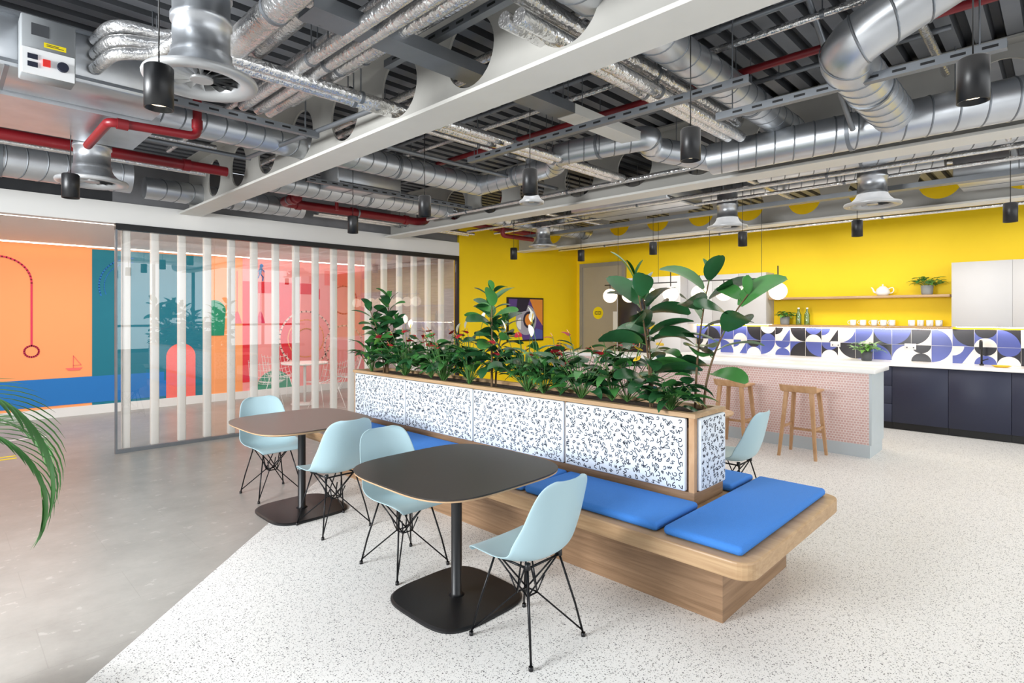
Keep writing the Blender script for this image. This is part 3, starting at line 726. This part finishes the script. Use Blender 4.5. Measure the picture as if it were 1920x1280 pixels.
smallplant(9.70,1.40,1.861,'greypot',1,.22,30,'leafy houseplant in a grey pot on the upper shelf')
smallplant(9.70,3.29,1.421,'greypot',2,.14,26,'leafy houseplant in a grey pot beside the bottles')
smallplant(9.50,2.09,.913,'darkpot',3,.24,30,'fern-like houseplant in a dark pot on the worktop','leafl')
T=thing('kitchen_tap','black swan-neck kitchen tap','tap',(9.68,.81,.913))
MB().cyl((0,0),.025,0,.02,'black').sweep(fillet([(0,0,.02),(0,0,.33),(-.17,0,.33),(-.17,0,.22)],.07),.012,'black',12).obj('spout',T)
MB().sweep([(0,0,.06),(0,-.07,.09)],.007,'black',8).obj('lever',T)
MB().lathe([(0,.0),(.06,0),(.10,.02),(.097,.022),(.06,.006),(0,.006)],(9.5,.6,.913),'spadix',28).obj('plate',top=('yellow ceramic plate on the worktop','plate'))

# ------------------------------------------------------------------ lights hanging
def spot(x,y,src=None):
    T=thing('pendant_spotlight','black cylindrical pendant spotlight on a thin cord','pendant light',(x,y,2.40),group='black pendant spotlights')
    MB().lathe([(0,.17),(.045,.17),(.052,.163),(.052,0),(.047,0),(.046,.03),(0,.03)],(0,0,0),'black',28).obj('lamp_shade',T)
    MB().cyl((0,0),.04,.022,.028,'lamp',20).obj('lamp',T)
    MB().cyl((0,0),.003,.17,DECK-2.40-.03,'black',6).obj('cord',T)
    MB().cyl((0,0),.05,DECK-2.40-.03,DECK-2.40,'black',20).obj('canopy',T); return T
sp=spot(.62,2.58)
for x,y in ((.66,5.0),(2.80,.26),(2.81,1.43),(2.83,2.61),(2.85,3.82),(2.93,5.12),(5.98,5.84),(6.9,5.3),(6.83,4.02),(6.75,2.77),(6.75,1.57),(6.65,.36)): dup(sp,(x,y,2.40))
def globes(y0):
    T=thing('globe_chandelier','linear black pendant with four glowing opal globes above the island','pendant light',(7.45,y0,1.78),group='globe pendants')
    MB().sweep([(0,-.1,.27),(0,1.15,.27)],.008,'black',8).sweep([(0,-.0,.18),(0,0,.42)],.008,'black',8).sweep([(0,.35,.27),(0,.35,.2)],.008,'black',8).sweep([(0,.7,.27),(0,.7,.2)],.008,'black',8).sweep([(0,1.05,.2),(0,1.05,.35)],.008,'black',8).obj('frame',T)
    for yy in (.2,.9): MB().cyl((0,yy),.003,.27,DECK-1.78,'black',6).obj('cord',T)
    for k in range(4): MB().sphere((0,.35*k,.10),.11,'globe',24,14).obj('globe',T)
    return T
g1=globes(2.61); dup(g1,(7.45,4.1,1.78))

# ------------------------------------------------------------------ ceiling beams
def beam(xc,y0,y1,lab):
    T=thing('steel_beam',lab,'beam',(xc,(y0+y1)/2,2.8),group='cellular ceiling beams'); yc=(y0+y1)/2
    b=MB(); b.box((-.125,y0-yc,0),(.125,y1-yc,.022),'beam').obj('bottom_flange',T)
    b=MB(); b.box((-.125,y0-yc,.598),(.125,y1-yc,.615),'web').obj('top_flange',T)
    b=MB(); pitch=.72; zc=.30; hw=.008; R=.205; n=32
    k=math.floor((y0-3.2)/pitch)+1; c=3.2+k*pitch
    first=c-pitch/2
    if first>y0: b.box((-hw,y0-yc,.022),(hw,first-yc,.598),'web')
    while c+pitch/2<=y1+1e-6:
        cy=c-yc
        def rectp(a):
            dx,dz=math.cos(a),math.sin(a); hx=pitch/2; hz=.288
            s=min(hx/abs(dx) if abs(dx)>1e-6 else 1e9,hz/abs(dz) if abs(dz)>1e-6 else 1e9); return dx*s,dz*s
        A=sorted(set([2*pi*i/n for i in range(n)]+[math.atan2(.288,pitch/2),pi-math.atan2(.288,pitch/2),pi+math.atan2(.288,pitch/2),2*pi-math.atan2(.288,pitch/2)]))
        m=len(A); vs=[]
        for x in (-hw,hw):
            for a in A: vs.append((x,cy+R*math.cos(a),zc+.01+R*math.sin(a)))
            for a in A:
                p=rectp(a); vs.append((x,cy+p[0],zc+.01+p[1]))
        fs=[]
        for i in range(m):
            j=(i+1)%m
            fs+=[(i,j,m+j,m+i),(2*m+i,3*m+i,3*m+j,2*m+j),(i,2*m+i,2*m+j,j)]
        b.add(vs,fs,'web'); c+=pitch
    last=c-pitch/2
    if last<y1: b.box((-hw,last-yc,.022),(hw,y1-yc,.598),'web')
    b.obj('web',T,recalc=False); return T
for xc in (2.18,5.07,8.02): beam(xc,-2.9,7.68,'cream painted cellular steel beam with round web openings')

# ------------------------------------------------------------------ services
def rodpart(o,p,z0,z1,extra=None):
    hb=MB()
    if extra: hb.sweep(extra[0],extra[1],'galvd',16)
    hb.cyl((p[0],p[1]),.004,z0,z1,'galvd',6)
    hb.v=[tuple(Vector(v)-o.location) for v in hb.v]; hb.obj('hanger',o,recalc=False)
def run(name,lab,cat,pts,r,mat,ridge=0,fil=.2,rods=True,grp=None,seg=16,joints=()):
    P=fillet(pts,fil,8) if len(pts)>2 else [Vector(p) for p in pts]
    b=MB()
    b.sweep(P,r,mat,seg)
    for (ja,jd) in joints:
        ja=Vector(ja);jd=Vector(jd).normalized(); b.sweep([ja-jd*.03,ja+jd*.03],r*1.22,mat,seg)
    if ridge:
        Q=resample(P,.02); acc=0
        for i in range(1,len(Q)):
            acc+=(Q[i]-Q[i-1]).length
            if acc>.13 and i<len(Q)-1:
                acc=0; d=(Q[i+1]-Q[i-1]).normalized()
                sd=d.cross(Vector((0,0,1)))
                sd=sd.normalized() if sd.length>.1 else Vector((1,0,0))
                u=sd; w=d.cross(u); vs=[];fs=[]
                for k in range(seg):
                    a=2*pi*k/seg; rr=u*math.cos(a)+w*math.sin(a); tilt=d*(.055*math.cos(a))
                    c_=Q[i]+tilt
                    vs+=[c_+rr*r*.999-d*.006,c_+rr*(r+ridge)-d*.002,c_+rr*(r+ridge)+d*.002,c_+rr*r*.999+d*.006]
                for k in range(seg):
                    j=(k+1)%seg
                    for m_ in range(3): fs.append((4*k+m_,4*k+m_+1,4*j+m_+1,4*j+m_))
                b.add(vs,fs,'galvd',True)
    o=b.obj(name,recalc=False,top=(lab,cat)+((grp,) if grp else ()))
    if rods:
        for i in range(len(pts)-1):
            A=Vector(pts[i]);B=Vector(pts[i+1]); Ln=(B-A).length
            if abs(A.z-B.z)>.08 or Ln<.4: continue
            k=max(1,int(Ln/1.7))
            for j in range(k):
                p=A.lerp(B,(j+.5)/k); d=(B-A).normalized()
                rodpart(o,p,p.z+r,DECK,([p-d*.012,p+d*.012],r+ridge+.004))
    return o
D='ventilation_duct'
run(D,'large round galvanised spiral duct hung below the deck','duct',[(4.62,-2,2.90),(4.62,2.15,2.90)],.13,'galv',.005,seg=28,grp='spiral ducts')
run(D,'round galvanised branch duct with an elbow','duct',[(4.50,.84,2.93),(3.25,.84,2.93),(3.15,.10,3.2),(3.15,-1.2,3.25)],.125,'galv',.005,.18,seg=28,grp='spiral ducts')
run(D,'bending galvanised spiral duct under the deck','duct',[(4.62,2.15,2.90),(4.25,2.55,3.0),(4.05,2.4,3.02),(3.9,3.3,3.02),(4.2,3.5,3.02),(4.2,4.6,3.0)],.10,'galv',.004,.25,seg=20,grp='spiral ducts')
run(D,'round galvanised spiral duct passing through the beams','duct',[(-.2,4.62,3.02),(4.2,4.62,3.0)],.11,'galv',.004,seg=24,grp='spiral ducts')
run(D,'foil-wrapped round duct passing through the beam','duct',[(1.5,1.62,3.12),(4.95,1.62,3.10)],.105,'galv',.004,seg=24,grp='spiral ducts')
run(D,'long galvanised duct under the deck','duct',[(1.35,6.65,2.95),(-2.5,6.65,2.95)],.16,'galv',.004,seg=24,grp='spiral ducts')
run(D,'galvanised spiral duct running above the kitchen','duct',[(7.3,.9,3.2),(7.3,6.8,3.2)],.11,'galv',.004,seg=20,grp='spiral ducts')
run(D,'galvanised spiral duct crossing above the island','duct',[(5.2,6.1,3.02),(8.8,6.1,3.02)],.11,'galv',.004,seg=20,grp='spiral ducts')
run(D,'galvanised spiral duct under the deck near the bulkhead','duct',[(2.4,6.1,3.02),(4.95,6.1,3.02)],.12,'galv',.004,seg=20,grp='spiral ducts')
run(D,'galvanised spiral duct beside the beam','duct',[(5.75,2.0,3.08),(5.75,7.2,3.08)],.12,'galv',.004,seg=20,grp='spiral ducts')
run(D,'galvanised spiral duct near the kitchen wall','duct',[(6.3,-1.5,3.15),(6.3,2.4,3.15)],.13,'galv',.004,seg=20,grp='spiral ducts')
run(D,'galvanised spiral duct near the bulkhead','duct',[(1.6,7.25,2.98),(3.4,7.25,2.98)],.12,'galv',.004,seg=20,grp='spiral ducts')
F='insulated_pipe'
for x,z,rr,y1 in ((1.12,3.02,.07,3.6),(1.30,3.12,.055,3.7),(1.46,3.0,.035,4.0),(1.56,3.0,.035,4.0),(1.68,3.04,.04,4.1),(1.85,3.15,.03,4.1),(2.55,3.28,.03,6.5),(2.68,3.28,.03,6.5),(4.9,2.94,.025,6.5),(.98,3.22,.03,3.6),(1.40,3.25,.03,4.0),(1.62,3.22,.025,6.4),(3.0,3.3,.022,6.5),(3.55,3.3,.022,6.0)):
    run(F,'silver foil-lagged pipe under the deck','pipe',[(x,-2,z),(x,y1,z)],rr,'foil',grp='foil pipes')
for yy,z,rr in ((1.82,2.97,.04),(1.92,2.99,.04),(1.84,3.09,.045)):
    run(F,'silver foil-lagged pipe passing through the beam openings','pipe',[(1.9,yy,z),(4.4,yy,z)],rr,'foil',grp='foil pipes')
for yy,z,rr in ((3.20,2.96,.035),(3.29,2.96,.035),(3.36,3.03,.03)):
    run(F,'silver foil-lagged pipe passing through the beam openings','pipe',[(.9,yy,z),(4.85,yy,z)],rr,'foil',grp='foil pipes')
for x,z,rr in ((5.35,2.9,.022),(5.45,2.9,.022),(6.0,2.92,.022),(7.75,3.25,.03),(8.3,2.8,.02),(6.6,2.95,.02)):
    run(F,'slim silver pipe above the island','pipe',[(x,-1.5,z),(x,6.9,z)],rr,'foil',grp='slim pipes',seg=10)
for yy,z,x0,x1 in ((.35,3.05,5.3,9.5),(2.48,3.05,5.3,7.9),(5.4,3.05,5.3,7.9),(7.2,2.95,3.6,6.4),(7.35,2.95,3.6,6.4),(4.02,3.2,2.35,4.9),(5.25,3.22,2.35,4.9),(5.9,3.2,.2,1.9),(6.2,3.0,.2,1.9),(2.1,3.3,2.4,4.9),(.6,3.25,2.4,4.9),(5.15,3.15,-.5,1.9),(4.9,3.2,2.4,4.9)):
    run(F,'slim silver pipe crossing under the deck','pipe',[(x0,yy,z),(x1,yy,z)],.026,'foil',grp='slim pipes',seg=10)
for k in range(3):
    run('flexible_pipe','foil-wrapped flexible connection pipe beside the air unit','pipe',[(.62,3.87,2.95+.08*k),(.66,3.6,2.97+.08*k),(.85+.05*k,3.55,3.0+.06*k),(.95+.05*k,3.2,3.1+.05*k)],.032,'foil',0,.12,True,'flexible pipes')
R_='sprinkler_pipe'
run(R_,'dark red sprinkler pipe below the deck','pipe',[(-2.5,5.75,2.95),(1.95,5.75,2.95)],.045,'red',grp='red sprinkler pipes',joints=(((.9,5.75,2.95),(1,0,0)),((1.6,5.75,2.95),(1,0,0))))
run(R_,'dark red sprinkler pipe with elbows','pipe',[(1.25,4.25,3.49),(1.25,4.25,2.80),(.75,4.25,2.78),(.75,4.95,2.78)],.028,'red',0,.05,False,'red sprinkler pipes',joints=(((1.25,4.25,2.88),(0,0,1)),((.82,4.25,2.78),(1,0,0))))
run(R_,'thick dark red sprinkler main with flanges','pipe',[(2.95,6.4,2.95),(2.95,6.82,2.95),(5.0,6.82,2.95),(5.3,6.82,3.05),(7.6,6.82,3.02)],.055,'red',0,.1,grp='red sprinkler pipes',joints=(((3.15,6.82,2.95),(1,0,0)),((3.9,6.82,2.95),(1,0,0)),((4.75,6.82,2.95),(1,0,0)),((2.95,6.5,2.95),(0,1,0))))
run(R_,'thin dark red sprinkler pipe crossing under the deck','pipe',[(3.82,-1.5,3.22),(3.82,6.8,3.22)],.025,'red',grp='red sprinkler pipes',seg=10)
run(R_,'thin dark red sprinkler pipe crossing under the deck','pipe',[(6.45,-1.5,3.32),(6.45,6.8,3.32)],.03,'red',grp='red sprinkler pipes',seg=10)
run(R_,'vertical dark red sprinkler drop','pipe',[(3.55,6.1,3.49),(3.55,6.6,3.3),(3.55,6.6,2.9)],.022,'red',0,.05,False,'red sprinkler pipes')
run(R_,'dark red sprinkler pipe near the kitchen door','pipe',[(6.2,6.3,3.49),(6.2,6.3,2.82),(6.9,6.3,2.82)],.035,'red',0,.06,False,'red sprinkler pipes')
def channel(lab,a,bb,w,hh,mat='galvd',rods=True,name='cable_tray'):
    A=Vector(a);B=Vector(bb); d=(B-A).normalized(); s=Vector((-d.y,d.x,0))*w/2; b=MB(); t=.004
    def bx(o0,o1,z0,z1):
        P=[A+o0,A+o1,B+o1,B+o0]; b.add([p+Vector((0,0,z0)) for p in P]+[p+Vector((0,0,z1)) for p in P],[(0,3,2,1),(4,5,6,7),(0,1,5,4),(1,2,6,5),(2,3,7,6),(3,0,4,7)],mat)
    bx(-s,s,0,t); bx(-s,-s*(1-2*t/w),t,hh); bx(s*(1-2*t/w),s,t,hh)
    Ln=(B-A).length
    if w<.12:
        k=int(Ln/.12)
        for i in range(k):
            for sg in (1,-1):
                p=A+d*(i+.5)*.12+s*sg*1.01; b.add([p-d*.03+Vector((0,0,hh*.35)),p+d*.03+Vector((0,0,hh*.35)),p+d*.03+Vector((0,0,hh*.65)),p-d*.03+Vector((0,0,hh*.65))],[(0,1,2,3)],'black')
    o=b.obj(name,recalc=False,top=(lab,'cable tray','ceiling cable trays'))
    k=max(2,int(Ln/1.2)+1)
    for i in range(k):
        p=A+d*(.1+(Ln-.2)*i/(k-1))
        for sg in ((1,-1) if w>.12 else (0,)):
            q_=p+s*sg*.8; rodpart(o,q_,p.z,DECK)
channel('wide galvanised cable trunking hung under the deck',(1.2,2.52,2.98),(3.1,2.52,2.98),.16,.07)
channel('wide cream painted trunking hung under the deck',(3.11,2.52,2.98),(4.9,2.52,2.98),.16,.07,'beam')
channel('wide galvanised cable trunking hung under the deck',(5.3,3.95,2.98),(5.85,3.95,2.98),.16,.07)
channel('slotted galvanised support channel',(3.15,1.25,2.86),(3.15,3.6,2.86),.045,.045)
channel('slotted galvanised support channel',(1.95,.3,3.1),(1.95,3.0,3.1),.045,.045)
channel('slotted galvanised support channel',(.85,4.0,2.90),(2.0,4.0,2.90),.045,.045)
channel('slotted galvanised support channel',(3.5,.2,2.82),(3.5,1.6,2.82),.045,.045)
channel('slotted galvanised support channel',(2.6,5.45,2.92),(4.8,5.45,2.92),.045,.045)
channel('long galvanised cable tray above the kitchen',(6.95,-1,2.86),(6.95,6.5,2.86),.12,.05)
for (a,c) in (((3.4,1.05,3.41),(4.4,1.05,2.85)),((2.4,4.1,3.0),(4.9,4.1,3.0)),((1.9,5.1,2.95),(2.05,3.2,2.95)),((.3,5.3,3.0),(2.0,5.3,3.0)),((5.4,4.85,3.2),(7.9,4.85,3.2)),((3.3,.5,3.3),(3.3,6.5,3.3)),((4.3,.5,3.32),(4.3,6.5,3.32)),((.3,1.1,3.33),(1.9,1.1,3.33)),((5.55,1.0,3.3),(7.9,1.0,3.3)),((-1,6.3,3.3),(2.0,6.3,3.3)),((.2,2.2,3.3),(.2,7.3,3.3)),((2.4,3.0,3.3),(4.9,3.0,3.3)),((2.4,3.12,3.3),(4.9,3.12,3.3)),((2.4,5.8,3.25),(4.9,5.8,3.25))):
    run('conduit','grey steel conduit under the deck','pipe',[a,c],.018,'galvd',0,.1,True,'conduits',10)
def unit(x0,x1,y0,y1,z0,z1,lab):
    T=thing('fan_coil_unit',lab,'air unit',((x0+x1)/2,(y0+y1)/2,z0),group='fan coil units'); W=lambda a:loc(T,a)
    MB().rbox(W((x0,y0,z0)),W((x1,y1,z1)),.006,'galv',1).obj('casing',T)
    for f in (.33,.66):
        x=x0+(x1-x0)*f; MB().box(W((x-.01,y0-.003,z0-.003)),W((x+.01,y1+.003,z0+.001)),'galvd').obj('panel_seam',T)
    for z_ in (z0+.02,z1-.035): MB().box(W((x0+.02,y0-.012,z_)),W((x1-.02,y0,z_+.015)),'galvd').obj('flange_strip',T)
    for x in (x0+.08,x1-.08):
        for y in (y0+.08,y1-.08):
            q_=W((x,y,z1)); MB().sweep([q_,(q_[0],q_[1],DECK-z0)],.005,'galvd',6).obj('hanger',T)
unit(-1.2,1.0,3.88,4.32,2.86,3.16,'galvanised fan coil unit hung below the deck')
unit(6.95,7.75,-.5,.8,2.9,3.2,'galvanised fan coil unit above the kitchen')
unit(5.9,6.8,3.3,4.7,2.93,3.17,'galvanised fan coil unit above the island')
unit(3.0,3.8,5.55,5.95,2.98,3.25,'galvanised fan coil unit under the deck')
b=MB().box((-1.5,4.34,2.84),(1.05,5.1,2.9),'galv'); o=b.obj('duct_plenum',top=('flat galvanised plenum box beside the fan coil unit','duct'))
for x_ in (-.5,.8): rodpart(o,(x_,4.8),2.9,DECK)
T=thing('control_box','grey electrical control box with white front, red switch and warning label','electrical box',(.405,3.80,2.80))
MB().rbox((-.11,-.06,.0),(.11,.07,.30),.006,'boxgrey',1).obj('casing',T)
MB().box((-.105,-.066,.0),(.105,-.06,.13),'plastic').obj('front_panel',T)
MB().box((-.025,-.075,.05),(.005,-.066,.085),'switchred').obj('rocker_switch',T)
for z_ in (.035,.075): MB().box((-.085,-.07,z_),(-.045,-.066,z_+.025),'ink').obj('socket_slot',T)
MB().sweep([(.055,-.066,.065),(.055,-.085,.065)],.024,'ink',20).obj('dial',T)
MB().box((-.02,-.062,.15),(.07,-.0605,.175),'warn').box((-.01,-.063,.158),(.06,-.062,.161),'ink').box((-.01,-.063,.165),(.04,-.062,.168),'ink').obj('warning_label',T)
MB().box((-.07,-.062,.20),(-.0,-.0605,.26),'deckd').obj('display_window',T)
def diffuser(x,y,z,s=1,lab='round swirl air diffuser with flared galvanised neck'):
    T=thing('air_diffuser',lab,'air diffuser',(x,y,z),group='swirl air diffusers')
    H=.42
    MB().lathe([(.125*s,H+.02),(.125*s,.30),(.134*s,.298),(.134*s,.27),(.125*s,.268),(.125*s,.14),(.133*s,.138),(.133*s,.115),(.135*s,.11),(.15*s,.08),(.185*s,.045),(.24*s,.025)],(0,0,0),'galv',36).obj('neck',T)
    MB().lathe([(.245*s,.025),(.25*s,.015),(.245*s,.0),(.225*s,-.005),(.175*s,.004),(.165*s,.03),(.16*s,.05)],(0,0,0),'alu',36).obj('face_ring',T)
    for k in range(16):
        a=2*pi*k/16; a2=a+.16
        p=lambda r_,an,z_:(r_*s*math.cos(an),r_*s*math.sin(an),z_)
        MB().add([p(.05,a,.022),p(.165,a,.022),p(.165,a2,.04),p(.05,a2+.1,.04)],[(0,1,2,3)],'alu').obj('swirl_vane',T,recalc=False)
    MB().cyl((0,0),.05*s,.012,.04,'alu',20).obj('hub',T)
    MB().cyl((0,0),.163*s,.055,.06,'black',28).obj('core',T)
    for sg in (-1,1): MB().cyl((sg*.12*s,0),.004,.3,DECK-z,'galvd',6).obj('hanger',T)
    return T
diffuser(.86,2.86,2.65,.96); diffuser(.85,5.42,2.6,.95); diffuser(6.85,3.0,2.65,.95); diffuser(6.5,1.38,2.66,1); diffuser(6.7,5.9,2.65,.9); diffuser(4.2,3.85,2.70,.5)
run(D,'short galvanised duct rising from the swirl diffuser','duct',[(.86,2.86,3.05),(.86,2.86,3.25),(.5,2.6,3.25),(-.8,2.0,3.25)],.13,'galv',.004,.2,True,'spiral ducts',24)
run(D,'galvanised elbow duct feeding the swirl diffuser','duct',[(.85,5.42,2.98),(.85,5.42,3.12),(.4,5.42,3.12),(-2,5.42,3.12)],.12,'galv',.004,.17,True,'spiral ducts',24)

# ------------------------------------------------------------------ furniture behind the glass
def wirechair(x,y,rz):
    T=thing('wire_chair','white wire mesh chair behind the glass','chair',(x,y,0),rz,'white wire chairs'); b=MB()
    prof=bez([(.2,.42),(.1,.44),(-.08,.42),(-.18,.5),(-.24,.66),(-.28,.8)],3)
    for k in range(9):
        u=-1+k/4; b.sweep([(u*.24,p[0]+.03*u*u,p[1]+.04*u*u) for p in prof],.003,'ceramic',5,False)
    for p in prof[::2]: b.sweep([(u/4*.24,p[0]+.03*(u/4)**2,p[1]+.04*(u/4)**2) for u in range(-4,5)],.003,'ceramic',5,False)
    b.obj('seat_shell',T,recalc=False)
    for sx in (1,-1):
        MB().sweep([(sx*.16,.02,.43),(sx*.22,.2,.01),(sx*.22,-.22,.01),(sx*.16,-.06,.43)],.006,'ceramic',6).obj('leg',T)
    return T
w=wirechair(3.9,9.6,-.6); dup(w,(5.3,9.5,0),.9); dup(w,(4.5,10.5,0),pi); dup(w,(4.6,8.9,0),.2)
T=thing('round_table','white round pedestal table behind the glass','table',(4.6,9.7,0))
MB().cyl((0,0),.4,.71,.735,'ceramic',36).obj('tabletop',T); MB().cyl((0,0),.025,.02,.71,'ceramic').obj('column',T); MB().lathe([(0,.03),(.03,.03),(.24,.008),(.24,0),(0,0)],(0,0,0),'ceramic').obj('base',T)

# ------------------------------------------------------------------ lighting
wd=bpy.data.worlds.new('world'); SC.world=wd; wd.use_nodes=True; nt=wd.node_tree; bg=nt.nodes['Background']
tc=nt.nodes.new('ShaderNodeTexCoord'); sx=nt.nodes.new('ShaderNodeSeparateXYZ'); nt.links.new(tc.outputs['Generated'],sx.inputs[0])
rp=nt.nodes.new('ShaderNodeValToRGB'); e=rp.color_ramp.elements
e[0].position=.46; e[0].color=(.18,.185,.19,1); e[1].position=.52; e[1].color=(.86,.93,1,1)
nt.links.new(mth(nt,'ADD',mth(nt,'MULTIPLY',sx.outputs[2],.5),.5),rp.inputs[0]); nt.links.new(rp.outputs[0],bg.inputs[0])
bg.inputs[1].default_value=.88
def area(name,loc,rot,sx,sy,e,col=(1,1,1)):
    l=bpy.data.lights.new(name,'AREA'); l.shape='RECTANGLE'; l.size=sx; l.size_y=sy; l.energy=e; l.color=col
    o=bpy.data.objects.new(name,l); COL.objects.link(o); o.location=loc; o.rotation_euler=rot; return o
area('window_daylight',(-2.8,3.4,2.3),(0,-pi/2+.3,0),1.3,1.8,430,(.95,.98,1))
area('window_daylight',(4.4,-2.8,1.8),(pi/2-.05,0,0),8.2,2.4,150,(.95,.98,1))
area('corridor_fill',(2.5,9.5,2.6),(0,0,0),7,1.5,85,(1,.96,.92))  # added fill for the mural room, no fitting of its own
area('kitchen_fill',(8.45,2.5,2.7),(0,-.15,0),.5,7,70,(1,.96,.9))  # added fill over the kitchen run, not a visible fitting
area('ceiling_fill',(5.2,2.4,2.78),(0,0,0),6,5,85,(1,.98,.95))  # broad overhead fill added below the deck, no real fitting
SC.view_settings.view_transform='Standard'; SC.view_settings.look='None'; SC.view_settings.exposure=.05
